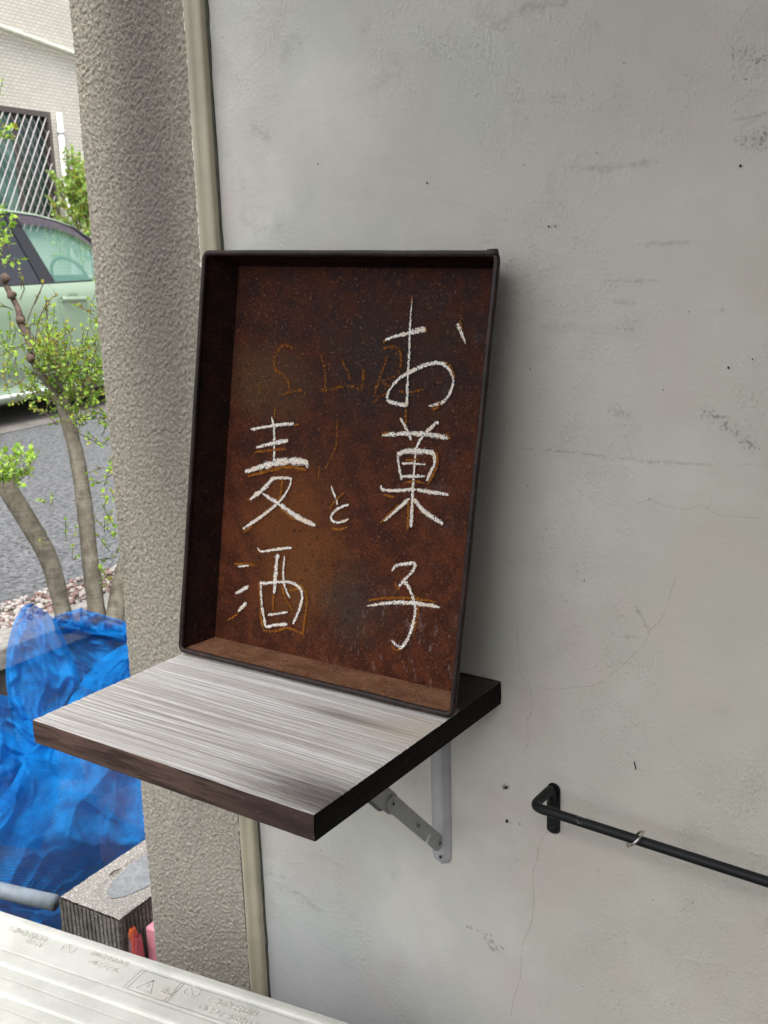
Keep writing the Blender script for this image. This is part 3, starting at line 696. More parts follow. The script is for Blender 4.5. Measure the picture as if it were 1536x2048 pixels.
def eline(pts,r=.0006,closed=False,nm='embossed_symbol'):
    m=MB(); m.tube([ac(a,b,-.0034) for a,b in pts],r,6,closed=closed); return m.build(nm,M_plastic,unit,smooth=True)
def circ(px,py,r):
    a,b=acl(px,py); return [(a+r*math.cos(t*math.pi/10),b+r*math.sin(t*math.pi/10)) for t in range(20)],a,b
c_,a,b=circ(384,1984,.0115); eline(c_,closed=True); eline([(a-.007,b-.0085),(a+.007,b+.0085)])
c_,a,b=circ(138,1897,.0115); eline(c_,closed=True); eline([(a-.007,b-.0085),(a+.007,b+.0085)])
a,b=acl(296,1972); eline([(a-.013,b+.010),(a,b-.013),(a+.013,b+.010)],closed=True); eline([(a,b-.004),(a,b+.004)])
def frame(x0,y0,x1,y1):
    a0,b0_=acl(x0,y0); a1,b1=acl(x1,y1); b0_,b1=.0255,.0685
    eline([(a0,b0_),(a1,b0_),(a1,b1),(a0,b1)],.0005,True,'embossed_frame')
frame(-60,0,262,1960); frame(282,1950,352,1985); frame(359,1970,600,2050)

# ------------------------------------------------------------------ concrete block beside the pillar
ZB=-.69
def m_block(top=True):
    t=NT('block_concrete_%d'%top,.92,0,.2)
    v=t.voro(230); n=t.noise(12,5,.7)
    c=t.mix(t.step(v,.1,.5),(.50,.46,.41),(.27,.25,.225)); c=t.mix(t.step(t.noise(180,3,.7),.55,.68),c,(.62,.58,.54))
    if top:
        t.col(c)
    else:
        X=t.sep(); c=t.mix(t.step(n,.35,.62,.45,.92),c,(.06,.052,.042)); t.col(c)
    t.bump(t.math('ADD',v,t.noise(200,4,.7)),.9,.002); return t.m
M_bt=m_block(True); M_bs=m_block(False)
bA=at(117,1792,(0,0,1),ZB); bB=at(238,1840,(0,0,1),ZB); bC=at(300,1672,(0,0,1),ZB)
s_=(bB-bA); s_.z=0; BWd=s_.length; s_.normalize(); l_=Vector((-s_.y,s_.x,0)); 
if l_.y<0: l_=-l_
blm=Matrix(((s_.x,l_.x,0,bA.x),(s_.y,l_.y,0,bA.y),(0,0,1,0),(0,0,0,1)))
def make_block(ztop,h,label,grp):
    b=thing('concrete_block',(blm@Vector((BWd/2,.19,ztop-h))),label,'block',grp)
    # outline with vertical grooves on the faces
    O=[]; Lx=BWd; Ly=.39
    def edge(p,q,n):
        L=(q-p).length; d=(q-p)/L; k=int(L/.0105); out=[]
        for i in range(k):
            s0=L*i/k; s1=L*(i+.62)/k; s2=L*(i+.68)/k; s3=L*(i+.94)/k
            g=-.0026 - .0016*random.random()
            mid=abs((i+.5)/k-.47)<.04 and L<.3
            if mid: g=-.016
            out+=[p+d*s0,p+d*s1,p+d*s2+n*g,p+d*s3+n*g]
        return out
    cs=[Vector((0,0)),Vector((Lx,0)),Vector((Lx,Ly)),Vector((0,Ly))]; ns=[Vector((0,-1)),Vector((1,0)),Vector((0,1)),Vector((-1,0))]
    for i in range(4): O+=edge(cs[i]+Vector((0,0)),cs[(i+1)%4],ns[i])
    m=MB(); nO=len(O); NZb=14
    for j in range(NZb+1):
        z=ztop-.004-(h-.004)*j/NZb
        for i,p in enumerate(O):
            r=.0012*noise.noise(Vector((p.x*90,p.y*90,z*70)))
            c=(Vector((Lx/2,Ly/2))-p).normalized()
            m.v.append(tuple(blm@Vector((p.x+c.x*r,p.y+c.y*r,z))))
    for j in range(NZb):
        for i in range(nO): m.face((j*nO+i,j*nO+(i+1)%nO,(j+1)*nO+(i+1)%nO,(j+1)*nO+i))
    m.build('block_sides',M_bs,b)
    m=MB(); nu,nv=70,150
    def tf(u,v):
        x=.0025+u*(Lx-.005); y=.0025+v*(Ly-.005); z=ztop
        # filled core: shallow rounded hollow of smooth mortar
        dx=(x-Lx*.55)/(Lx*.33); dy=(y-.215)/.18; e=(abs(dx)**3.2+abs(dy)**3.2)
        k=max(0,min(1,(1.15-e)*3)); z-=.005*k
        z+=.0016*noise.noise(Vector((x*170,y*170,1)))*(1-.75*k)
        ed=min(x,Lx-x,y,Ly-y); z-=max(0,.006-ed)*.6
        return blm@Vector((x,y,z))
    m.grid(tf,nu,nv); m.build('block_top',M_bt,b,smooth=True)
    m=MB()
    m.grid(lambda u,v:blm@Vector((Lx*.55+Lx*.30*(2*u-1)*math.sqrt(1-.5*(2*v-1)**2),.215+.165*(2*v-1)*math.sqrt(1-.5*(2*u-1)**2),ztop-.0035+.0005*nz((u*9,v*9,3)))),24,40)
    m.build('mortar_fill',plain('smooth_mortar',(.22,.23,.235),.85,0,.18,90),b,smooth=True)
    return b
make_block(ZB,.19,'upper ribbed concrete block with mortar filled top, at the pillar foot','stacked concrete blocks')
make_block(ZB-.192,.178,'lower ribbed concrete block hidden under the mortar topped one','stacked concrete blocks')
# twig on the block
m=MB(); p0=at(219,1749,(0,0,1),ZB+.001); p1=at(239,1738,(0,0,1),ZB+.003); m.tube([p0,p0.lerp(p1,.5)+Vector((0,0,.002)),p1],.0012,5); tag(m.build('twig',plain('twig_bark',(.035,.025,.02),.9)),'small dark twig lying across the concrete block top','twig')

# grey pipe resting against the block end
pp0=at(0,1781,(0,0,1),ZB-.02); pp1=at(120,1808,(0,0,1),ZB-.02); pd=(pp1-pp0).normalized()
m=MB(); m.tube([pp1-pd*1.15,pp1-pd*.6,pp1-pd*.012],.0165,20)
tag(m.build('steel_pipe',plain('galvanised_pipe',(.24,.28,.32),.42,.25,.2,25),smooth=True),'grey galvanised pipe lying level against the end of the concrete block','pipe')

# pink plastic things between block and outdoor unit
m=MB(); c0=at(268,1862,(0,0,1),-.72); 
def pouch(cx,wd,ht,th,mat,nm,par,zt):
    m=MB()
    def f(u,v):
        a=u*2*math.pi; k=math.sin(math.pi*min(.999,max(.001,.06+v*.94)))**.35
        return cx+s_*(math.cos(a)*th*k)+l_*(math.sin(a)*wd*k)+Vector((0,0,zt-ht*v))
    m.grid(f,24,12); o=m.build(nm,mat,par,smooth=True); return o
bc=at(264,1866,(0,0,1),-.735)
bagthing=thing('folded_pouch',Vector((bc.x,bc.y,ZL)),'folded plastic pouch with orange, red and slate stripes standing by block','pouch')
colr=[((.22,.27,.34),-.017),((.55,.42,.50),-.006),((.62,.13,.10),.006),((.48,.10,.12),.016)]
for i,(cl,off) in enumerate(colr):
    pouch(Vector((bc.x,bc.y,0))+s_*off,.013,.26,.0068,plain('pouch_layer_%d'%i,cl,.3,0,.15,60),'pouch_layer',bagthing,-.727-.006*abs(i-1.6))
pouch(Vector((bc.x,bc.y,0))+s_*.001,.010,.03,.0045,plain('pouch_orange',(.75,.17,.05),.3),'pouch_band',bagthing,-.722)
q0=at(290,1858,(0,0,1),-.74); m=MB(); qm=Matrix.Translation((q0.x,q0.y,0))@Matrix.Rotation(math.atan2(s_.y,s_.x),4,'Z')
m.box((0,0,ZL),(.11,.05,-.735),qm); tag(m.build('pink_box',plain('pink_plastic',(.80,.34,.42),.4),bevel=.004),'plain pink plastic box half hidden behind the stucco pillar foot','box')

# ------------------------------------------------------------------ kerb / planter wall
kb=thing('planter_kerb',(-2.27,1.0,ZL),'low concrete planter kerb with dark face, left of the blue net','kerb')
m=MB(); m.box((-2.36,-1.2,ZG-.06),(-2.205,5.5,ZG+.012)); m.build('coping',M_concrete,kb,bevel=.006)
for k in range(17):
    m=MB(); m.box((-2.345,-1.2+k*.40,ZL),(-2.222,-1.2+k*.40+.392,ZG-.066)); m.build('stone',plain('dark_wall_stone',(.05,.047,.042),.9,0,.4,18) if k==0 else bpy.data.materials['dark_wall_stone'],kb,bevel=.005)
# planting bed with pale pebbles
m=MB(); m.poly([(-2.56,-1.2,ZG+.004),(-2.361,-1.2,ZG+.004),(-2.361,5.5,ZG+.004),(-2.56,5.5,ZG+.004)]); tag(m.build('planting_bed',plain('bed_soil',(.10,.085,.07),.95,0,.4,40)),kind='structure')
m=MB(); rnd=random.Random(3)
ico=[(0,0,1),(.89,0,.45),(.28,.85,.45),(-.72,.53,.45),(-.72,-.53,.45),(.28,-.85,.45),(.72,.53,-.45),(-.28,.85,-.45),(-.89,0,-.45),(-.28,-.85,-.45),(.72,-.53,-.45),(0,0,-1)]
icf=[(0,1,2),(0,2,3),(0,3,4),(0,4,5),(0,5,1),(1,6,2),(2,7,3),(3,8,4),(4,9,5),(5,10,1),(6,7,2),(7,8,3),(8,9,4),(9,10,5),(10,6,1),(11,7,6),(11,8,7),(11,9,8),(11,10,9),(11,6,10)]
for k in range(5200):
    x=-2.36-rnd.random()**1.3*.24; y=-.6+rnd.random()*4.2; 
    if rnd.random()<.18: continue
    r=.005+.009*rnd.random()**2; b=len(m.v); sx,sy,sz=rnd.uniform(.8,1.4),rnd.uniform(.8,1.3),rnd.uniform(.5,.9); an_=rnd.random()*6
    for p in ico:
        X=p[0]*sx*r; Y=p[1]*sy*r; m.v.append((x+X*math.cos(an_)-Y*math.sin(an_),y+X*math.sin(an_)+Y*math.cos(an_),ZG+.006+r*.5+p[2]*sz*r))
    for f in icf: m.face([b+i for i in f],0 if k%5<3 else 1)
tag(m.build('pebbles',[plain('pale_pebble',(.30,.27,.25),.8,0,.2,20),plain('rosy_pebble',(.16,.10,.085),.8,0,.3,20)],smooth=True),kind='stuff')
m=MB()
for k in range(9): m.box((-6.35,-3.0+k*1.2,ZG),(-6.2+.03,-3.0+k*1.2+1.19,ZG+.02))

# ------------------------------------------------------------------ blue net
def m_net():
    t=NT('blue_mesh_net',.6,0,.15)
    uv=t.sep(t.UV)
    # woven threads from the sheet's own coordinates
    def wave(s,f):
        return t.math('ABSOLUTE',t.math('SINE',t.math('MULTIPLY',s,f)))
    wv=t.math('MULTIPLY',wave(uv[0],math.pi*95),wave(uv[1],math.pi*120))
    n=t.noise(9,5,.65); n2=t.noise(40,4,.7)
    c=t.mix(t.step(n,.32,.66),(.0,.085,.32),(.002,.24,.66)); c=t.mix(t.math('MULTIPLY',t.step(n2,.56,.7),.25),c,(.02,.38,.85))
    t.col(c)
    a=t.math('ADD',.86,t.math('MULTIPLY',wv,-.62)); a=t.math('ADD',a,t.math('MULTIPLY',t.step(n,.3,.7),.16)); t.alpha(a)
    t.bump(wv,.5,.002)
    # thin woven plastic lets some light through
    tr=t.t.nodes.new('ShaderNodeBsdfTranslucent'); tr.inputs[0].default_value=(.001,.26,.72,1)
    ms=t.t.nodes.new('ShaderNodeMixShader'); ms.inputs[0].default_value=.35
    tp=t.t.nodes.new('ShaderNodeBsdfTransparent'); m2=t.t.nodes.new('ShaderNodeMixShader')
    t.b.inputs['Alpha'].default_value=1
    for l in list(t.b.inputs['Alpha'].links): t.t.links.remove(l)
    t.lk(t.b.outputs[0],ms.inputs[1]); t.lk(tr.outputs[0],ms.inputs[2])
    t.lk(a,m2.inputs[0]); t.lk(tp.outputs[0],m2.inputs[1]); t.lk(ms.outputs[0],m2.inputs[2]); t.lk(m2.outputs[0],t.out.inputs[0])
    return t.m
M_net=m_net()
net=MB()
def cr1(pts,t):
    n=len(pts)-1; s=min(max(t,0),.99999)*n; i=int(s); f=s-i
    P=[Vector(pts[max(0,min(n,i+k))]) for k in (-1,0,1,2)]
    a,b,c,d=P; return .5*((2*b)+(c-a)*f+(2*a-5*b+4*c-d)*f*f+(3*b-a-3*c+d)*f**3)
def patch(Lf,Rt,bulge,seed,nu=60,nv=80,curl=0,scale=1,folds=()):
    """sheet between a left and a right guide curve (image x, y, distance)"""
    def f(u,v):
        a=cr1(Lf,v); b=cr1(Rt,v); p=a.lerp(b,u)
        d=p.z-bulge*math.sin(math.pi*u)**.8*math.sin(math.pi*min(1,.12+v*.88))
        q=Vector((u*1.7*scale,v*2.3*scale,seed))
        d+=.085*noise.noise(q*1.3)+.018*noise.noise(q*3.3)
        # soft gathers running down and across the sheet
        g=u*3.1+v*1.5+.5*noise.noise(q*2); d+=.045*abs(math.sin(g*2.2+seed))-.020
        g2=v*4.5-u*2.2+.7*noise.noise(q*1.7+Vector((4,0,0))); d+=.030*abs(math.sin(g2*1.7+seed*2))
        cz=1-abs(noise.noise(Vector((u*1.1+v*1.3,v*2.2-u,seed))*1.9)*2.2); d-=.020*max(0,cz)**6; cz=1-abs(noise.noise(Vector((u*2.1-v*1.3,v*1.7,seed+4))*2.6)*2.2); d-=.010*max(0,cz)**6; d+=.004*noise.noise(q*9)
        e=min(u*6,1); d+=curl*(1-e)**2
        return dep(p.x,p.y,d)
    net.grid(f,nu,nv,uvf=lambda u,v:(u*scale+seed,v*scale))
# rear left dome over the kerb
patch([(62,1207,3.02),(45,1214,2.98),(26,1250,2.93),(14,1300,2.9),(12,1360,2.86),(22,1420,2.8),(40,1480,2.75),(80,1560,2.72)],
      [(64,1207,3.02),(100,1230,3.05),(122,1262,3.0),(142,1310,2.96),(160,1360,2.92),(140,1420,2.9),(150,1480,2.86),(170,1560,2.8)],.12,1.0)
# rear right lobe
patch([(104,1236,3.08),(112,1262,3.07),(122,1290,3.05),(138,1330,3.02),(160,1372,2.98)],
      [(330,1262,3.2),(330,1290,3.18),(330,1330,3.15),(330,1380,3.1),(330,1430,3.05)],.0,2.3,nv=50)
def topedge(pxs): pass
patch([(104,1237,3.06),(108,1250,3.05),(112,1262,3.04)],[(330,1285,3.16),(330,1290,3.15),(330,1300,3.14)],0,2.9,nv=10)
patch([(108,1232,3.04),(109,1240,3.03),(110,1250,3.0)],[(165,1215,3.1),(165,1230,3.05),(168,1260,3.0)],0,3.3,nu=20,nv=12) 
patch([(160,1216,3.1),(160,1230,3.06),(162,1262,3.0)],[(262,1246,3.15),(262,1256,3.1),(264,1280,3.05)],0,3.7,nu=30,nv=12) 
# front flap: big sheet sliding down to the pipe
patch([(262,1283,2.98),(232,1298,2.93),(200,1322,2.88),(172,1352,2.82),(146,1388,2.78),(122,1432,2.72),(84,1478,2.62),(52,1515,2.55),(22,1570,2.46),(-30,1640,2.36),(-60,1700,2.36),(-60,1800,2.46)],
      [(380,1280,3.1),(380,1300,3.05),(380,1330,3.0),(380,1370,2.95),(380,1420,2.86),(370,1480,2.78),(360,1540,2.7),(352,1600,2.6),(345,1660,2.5),(340,1700,2.44),(300,1730,2.5),(150,1800,2.46)],.05,4.1,nu=110,nv=170,curl=.03,scale=1.5)
# left pile
patch([(-70,1380,2.8),(-70,1440,2.75),(-70,1500,2.66),(-70,1580,2.56),(-70,1680,2.42)],
      [(40,1395,2.82),(62,1440,2.78),(110,1500,2.76),(120,1580,2.70),(80,1700,2.55)],.10,5.2,nu=50,nv=80)
patch([(-70,1450,2.66),(-70,1500,2.62),(-70,1560,2.54),(-70,1640,2.42)],
      [(10,1462,2.66),(60,1500,2.66),(70,1545,2.60),(20,1620,2.46)],.05,6.6,nu=40,nv=60)
# roll under the pipe
patch([(-80,1776,2.36),(-80,1790,2.28),(-80,1815,2.24),(-80,1850,2.25)],[(122,1806,2.36),(122,1820,2.30),(122,1840,2.28),(122,1880,2.28)],.02,7.4,nu=50,nv=30)
netlift=net.build('blue_net',M_net,None,smooth=True)
tag(netlift,'crumpled bright blue mesh netting heaped beside the stucco pillar','net')
# what lies in the yard under the net
m=MB(); m.box((-2.05,.55,ZL),(-1.66,.70,ZL+.19)); m.box((-2.0,1.2,ZL),(-1.6,1.39,ZL+.19),None)
for i,(x,y,r) in enumerate(((-1.98,.75,.3),(-1.55,.55,-.2))):
    mm=MB(); M=Matrix.Translation((x,y,0))@Matrix.Rotation(r,4,'Z'); mm.box((0,0,ZL),(.39,.12,ZL+.19),M)
    o=mm.build('buried_brick',plain('brown_brick',(.16,.10,.075),.9,0,.3,20),None,bevel=.006); tag(o,['brown block dimly seen under the blue net near the kerb','brown block dimly seen under the middle of the blue net'][i],'block')

# ------------------------------------------------------------------ pruned shrub tree
D0=3.42
tree=thing('pruned_tree',at(185,1205,(0,0,1),ZG),'multi stemmed pruned small tree with sparse fresh green leaves beside the pillar','tree')
def m_bark():
    t=NT('grey_bark',.85,0,.2); n=t.noise(30,6,.7,src=t.map(scale=(1,1,.5))); r=t.noise(22,4,.6,src=t.map(scale=(.4,.4,5)))
    c=t.mix(t.step(n,.35,.65),(.085,.074,.055),(.16,.142,.11)); c=t.mix(t.math('MULTIPLY',t.step(r,.55,.65),.4),c,(.20,.18,.145)); c=t.mix(t.step(t.noise(14,4,.7,src=t.map(loc=(3,3,3))),.56,.7,0,.6),c,(.075,.068,.045))
    t.col(c); t.bump(t.math('ADD',n,r),.8,.004); return t.m
M_bark=m_bark(); M_twig=plain('brown_twig',(.085,.055,.04),.8,0,.4,40)
def limb(name,pts,mat=M_bark,par=tree,n=14):
    """pts: image x, y, distance, width in px"""
    P=[cr1([(a,b,d*100) for a,b,d,w in pts],i/40) for i in range(41)]; W=[cr1([(w,0,0) for a,b,d,w in pts],i/40).x for i in range(41)]
    m=MB(); Q=[dep(p.x,p.y,p.z/100) for p in P]
    k=[max(.5,W[i]/2)*P[i].z/100/FPX*(1+.10*nz((i*.45,pts[0][0],0))) for i in range(41)]
    m.tube(Q,k,n); return m.build(name,mat,par,smooth=True)
limb('trunk',[(190,1262,3.36,40),(192,1215,3.38,36),(180,1120,3.38,33),(170,1020,3.38,32),(155,920,3.38,30),(138,850,3.38,29),(120,790,3.38,28)])
limb('trunk',[(130,1262,3.30,40),(124,1215,3.32,34),(98,1120,3.3,37),(60,1050,3.3,38),(20,985,3.3,38),(-20,920,3.3,36),(-60,850,3.3,34)])
limb('trunk',[(226,1262,3.36,40),(232,1220,3.38,36),(240,1170,3.4,34),(254,1120,3.42,32),(275,1050,3.42,30),(290,980,3.42,28)])
limb('branch',[(122,800,3.38,27),(105,775,3.38,18),(78,745,3.36,13),(62,712,3.36,12),(60,690,3.36,13)])
limb('branch',[(62,700,3.36,12),(54,670,3.36,15),(42,645,3.36,16),(36,618,3.36,12),(18,582,3.36,12),(4,558,3.36,11)],M_twig)
limb('branch',[(124,800,3.38,22),(118,770,3.38,18),(112,745,3.38,12)])
for x,y in ((42,640),(22,590),(10,556),(62,715)):
    p=dep(x,y,3.35); m=MB(); m.grid(lambda u,v:p+Vector((math.cos(u*6.283)*math.sin(v*3.1416),math.sin(u*6.283)*math.sin(v*3.1416),math.cos(v*3.1416)))*(.015*(1+.5*nz((u*3,v*3,x)))),10,7); m.build('pruning_knot',M_twig,tree,smooth=True)
def m_leaf(name='fresh_leaf',a=(.17,.33,.035),b=(.42,.60,.08),c3=(.05,.13,.02)):
    t=NT(name,.4,0,.5); n=t.noise(38,3,.6); n2=t.noise(12,3,.6,src=t.map(loc=(4,4,4)))
    c=t.mix(t.step(n,.35,.65),a,b); c=t.mix(t.step(n2,.52,.68,0,.75),c,c3); t.col(c)
    tr=t.t.nodes.new('ShaderNodeBsdfTranslucent'); t.lk(c,tr.inputs[0]); ms=t.t.nodes.new('ShaderNodeMixShader'); ms.inputs[0].default_value=.4
    t.lk(t.b.outputs[0],ms.inputs[1]); t.lk(tr.outputs[0],ms.inputs[2]); t.lk(ms.outputs[0],t.out.inputs[0]); return t.m
M_leaf=m_leaf(); M_leafy=m_leaf('yellow_leaf',(.28,.30,.03),(.42,.40,.05),(.20,.10,.03))
def leaf(m,p,d,n,L,W,mi=0):
    d=d.normalized(); s=d.cross(n).normalized(); n=s.cross(d)
    pts=[p,p+d*L*.3+s*W*.8+n*L*.04,p+d*L*.65+s*W*.85+n*L*.05,p+d*L+n*L*-.05,p+d*L*.65-s*W*.85+n*L*.05,p+d*L*.3-s*W*.8+n*L*.04]
    b=len(m.v); m.v+=[tuple(q) for q in pts]; m.face((b,b+1,b+2,b+3),mi); m.face((b,b+3,b+4,b+5),mi)
rv=lambda r:Vector((r.uniform(-1,1),r.uniform(-1,1),r.uniform(-1,1)))
def sprig(m,tw,p,d,L,rnd,ls=.016,yel=.15,rad=.0012):
    n=max(3,int(L/.012)); P=[p.copy()]; d=d.normalized()
    for i in range(n):
        d=(d+rv(rnd)*.22+Vector((0,0,.05))).normalized(); P.append(P[-1]+d*L/n)
        for s in (-1,1):
            if rnd.random()<.85:
                side=(d.cross(rv(rnd)).normalized()*1.0+d*.55).normalized()
                k=ls*rnd.uniform(.6,1.15)*(1-.3*i/n); leaf(m,P[-1],side,rv(rnd)+Vector((0,0,1.2)),k,k*.42,1 if rnd.random()<yel else 0)
    leaf(m,P[-1],d,rv(rnd)+Vector((0,0,1)),ls,ls*.4,1 if rnd.random()<yel else 0)
    tw.tube(P,rad,4,caps=False)
rnd=random.Random(11); lf=MB(); tw=MB()
def clump(px,py,D,rpx,n,L=.10,ls=.016,yel=.15,updir=.6,sd=.10):
    r=rpx*D/FPX
    for k in range(n):
        o=rv(rnd); 
        while o.length>1: o=rv(rnd)
        p=dep(px,py,D+rnd.uniform(-sd,sd))+Vector((o.x*r,o.y*r,o.z*r)); sprig(lf,tw,p,rv(rnd)+Vector((0,0,updir)),L*rnd.uniform(.5,1.1),rnd,ls,yel)
clump(120,740,3.38,44,46); clump(150,780,3.4,44,48,ls=.015); clump(95,705,3.36,36,26); clump(80,790,3.38,30,12); clump(185,775,3.42,28,18); clump(175,720,3.42,34,15,yel=.4,L=.12)
clump(130,810,3.44,34,16,ls=.014,yel=.02); clump(190,820,3.44,22,10,yel=.02); clump(160,840,3.42,18,6,yel=.3)
clump(60,730,3.36,30,8); clump(25,790,3.34,22,5,yel=.3); clump(110,720,3.33,38,14,yel=.7,ls=.013)
clump(205,700,3.42,26,10,yel=.2); clump(20,700,3.4,24,8,yel=0); clump(150,820,3.36,34,16); clump(195,745,3.4,28,14); clump(15,760,3.36,24,7)
clump(200,640,3.42,22,6,yel=.4); clump(185,625,3.42,12,3,yel=.5)
clump(215,880,3.40,16,5,L=.07); clump(222,930,3.40,16,6,L=.07); clump(205,965,3.4,12,4,L=.06); clump(225,1010,3.42,12,4,L=.06); clump(220,1060,3.42,16,6,L=.08); clump(225,1110,3.42,14,4,L=.07); clump(215,1170,3.42,14,4,L=.06); clump(165,850,3.36,12,4)
clump(100,1015,3.32,10,2,L=.05,ls=.012); clump(140,1080,3.34,14,3,L=.05,ls=.012); clump(155,1120,3.34,12,2,L=.05,ls=.012); clump(92,1000,3.34,5,1,L=.03); clump(85,1090,3.28,8,2,L=.04,ls=.013); clump(90,830,3.36,8,2,L=.04)
# near sprays with larger leaves, entering from the left
clump(8,940,3.1,26,14,L=.07,ls=.022,yel=0); clump(40,950,3.1,22,12,L=.06,ls=.022,yel=.03); clump(60,925,3.12,10,4,L=.05,ls=.02,yel=0); clump(20,965,3.1,20,7,L=.05,ls=.022,yel=0); clump(2,880,3.1,8,3,L=.05,ls=.02,yel=0)
clump(5,455,3.1,12,4,L=.07,ls=.022,yel=0); clump(12,500,3.1,10,4,L=.07,ls=.022,yel=0); clump(2,525,3.1,10,3,L=.06,ls=.02,yel=0); clump(2,285,3.1,12,3,L=.06,ls=.02,yel=.2); clump(25,275,3.1,6,1,L=.05,ls=.02,yel=.4); clump(0,192,3.1,6,1,L=.05,yel=0)
for x0,y0,x1,y1 in ((45,670,90,560),(70,690,96,600),(92,700,92,595),(40,600,45,560),(160,790,215,640),(60,740,30,770),(25,620,5,610),(60,660,75,645),(115,850,85,820),(150,860,185,880)):
    a=dep(x0,y0,3.36); b=dep(x1,y1,3.34); tw.tube([a,a.lerp(b,.5)+rv(rnd)*.01,b],.0018,5,caps=False)
    for q in (.55,.75,.95):
        if rnd.random()<.8: sprig(lf,tw,a.lerp(b,q),rv(rnd)*.6+(b-a).normalized(),.035,rnd,.013,.6)
tag(lf.build('foliage',[M_leaf,M_leafy],tree),kind='stuff'); tag(tw.build('twigs',M_twig,tree),kind='stuff')

# ------------------------------------------------------------------ car
ca=R(9.1); cdv=Vector((-math.sin(ca),math.cos(ca),0)); cnv=Vector((math.cos(ca),math.sin(ca),0))
P0=at(100,838,(0,0,1),ZG)
car=thing('parked_car',P0-cnv*.84,'pale mint green compact car parked beyond the small tree, seen from its side','car')
def CM(s,y,z): # s forward, y outward (near side positive, 0 at centre line), z above ground
    return P0-cnv*.84+cdv*s+cnv*y+Vector((0,0,z))
def m_paint():
    t=NT('mint_car_paint',.28,.25,.5,(.50,.60,.49)); t.b.inputs['Coat Weight'].default_value=.8; t.b.inputs['Coat Roughness'].default_value=.08
    n=t.noise(3,3); t.col(t.mix(n,(.235,.32,.22),(.265,.35,.245))); return t.m
M_paint=m_paint()
M_seal=plain('black_window_seal',(.012,.013,.016),.35); M_tire=plain('tyre_rubber',(.02,.02,.02),.85); M_rim=plain('wheel_metal',(.45,.46,.46),.3,.9)
M_tint=plain('dark_tinted_glass',(.012,.014,.022),.06,0,.1,5,.7)
def m_glass():
    t=NT('green_window_glass',.05,0,.6,(.20,.42,.34)); t.alpha(.42); return t.m
M_glass=m_glass(); M_seat=plain('dark_seat_fabric',(.03,.03,.035),.9)
def hw(s):  # half width along the car
    f=1
    if s>1.5: f=1-.32*((s-1.5)/.95)**2.2
    if s<-1.6: f=1-.14*((-1.6-s)/.45)**2
    return .84*f
def topz(s):
    if s>1.0: return 1.01-.16*((s-1.0)/1.4)**1.5-(.18*max(0,(s-2.2)/.2)**2)
    return 1.025
body=MB(); SS=[-2.0+4.4*i/88 for i in range(89)]
secs=[(.19,-.07),(.175,-.02),(.21,-.005),(.235,-.012),(.26,-.03),(.37,-.03),(.405,-.006),(.43,-.004),(.60,.0),(.80,.0),(.93,-.012),(.975,-.022),(1.005,-.045),(1.025,-.06)]
def bp(s,k,sgn):
    z,o=secs[k]; h=hw(s)
    tz=topz(s); zz=.175+(z-.175)*(tz-.175)/(1.025-.175)
    return CM(s,sgn*(h+o),zz)
for sgn in (1,-1):
    for i in range(len(SS)-1):
        for k in range(len(secs)-1):
            body.poly([bp(SS[i],k,sgn),bp(SS[i+1],k,sgn),bp(SS[i+1],k+1,sgn),bp(SS[i],k+1,sgn)])
for i in range(len(SS)-1):
    s0,s1=SS[i],SS[i+1]
    if s1<=-1.7 or s0>=.98:
        for y0,y1,dz0,dz1 in ((-1,-.5,0,.02),(-.5,.5,.02,.02),(.5,1,.02,0)):
            body.poly([CM(s0,(hw(s0)-.06)*y0,topz(s0)+dz0),CM(s0,(hw(s0)-.06)*y1,topz(s0)+dz1),CM(s1,(hw(s1)-.06)*y1,topz(s1)+dz1),CM(s1,(hw(s1)-.06)*y0,topz(s1)+dz0)])
    body.poly([CM(s0,-hw(s0)+.07,.19),CM(s1,-hw(s1)+.07,.19),CM(s1,hw(s1)-.07,.19),CM(s0,hw(s0)-.07,.19)],0)
for s in (SS[0],SS[-1]):
    for k in range(len(secs)-1): body.poly([bp(s,k,1),bp(s,k+1,1),bp(s,k+1,-1),bp(s,k,-1)])
me=body.build('body',M_paint,car,smooth=True)
bm=bmesh.new(); bm.from_mesh(me.data); bmesh.ops.remove_doubles(bm,verts=bm.verts,dist=.0008); bmesh.ops.recalc_face_normals(bm,faces=bm.faces); bm.to_mesh(me.data); bm.free()
# greenhouse: roof edge profile (s, z) measured, inset .13
RE=[(-1.95,1.05),(-1.80,1.40),(-1.55,1.50),(-1.2,1.535),(-.6,1.565),(-.2,1.572),(.05,1.566),(.3,1.545),(.5,1.508),(.68,1.455),(1.0,1.30),(1.35,1.06)]
def rez(s):
    for (a,b),(c,d) in zip(RE,RE[1:]):
        if a<=s<=c: return b+(d-b)*(s-a)/(c-a)
    return RE[-1][1]
def gy(z): return .775-.155*((z-1.02)/.53)      # tumblehome
def GP(s,z,sgn=1,o=0): return CM(s,sgn*(gy(z)+o),z)
roof=MB(); rs=[-1.80+ (2.48)*i/50 for i in range(51)]
for i in range(50):
    for (k0,k1) in ((-1,-.97),(-.97,-.85),(-.85,-.5),(-.5,0),(0,.5),(.5,.85),(.85,.97),(.97,1)):
        def rp_(s,k):
            z=rez(s)-.028; y=gy(z+.01)+.004; 
            if abs(k)==1: return CM(s,k*(y+.004),z)
            return CM(s,k*y,z+.03+.055*(1-k*k))
        roof.poly([rp_(rs[i],k0),rp_(rs[i+1],k0),rp_(rs[i+1],k1),rp_(rs[i],k1)])
ro=roof.build('roof',M_paint,car,smooth=True); bm=bmesh.new(); bm.from_mesh(ro.data); bmesh.ops.remove_doubles(bm,verts=bm.verts,dist=.0008); bmesh.ops.recalc_face_normals(bm,faces=bm.faces); bm.to_mesh(ro.data); bm.free()
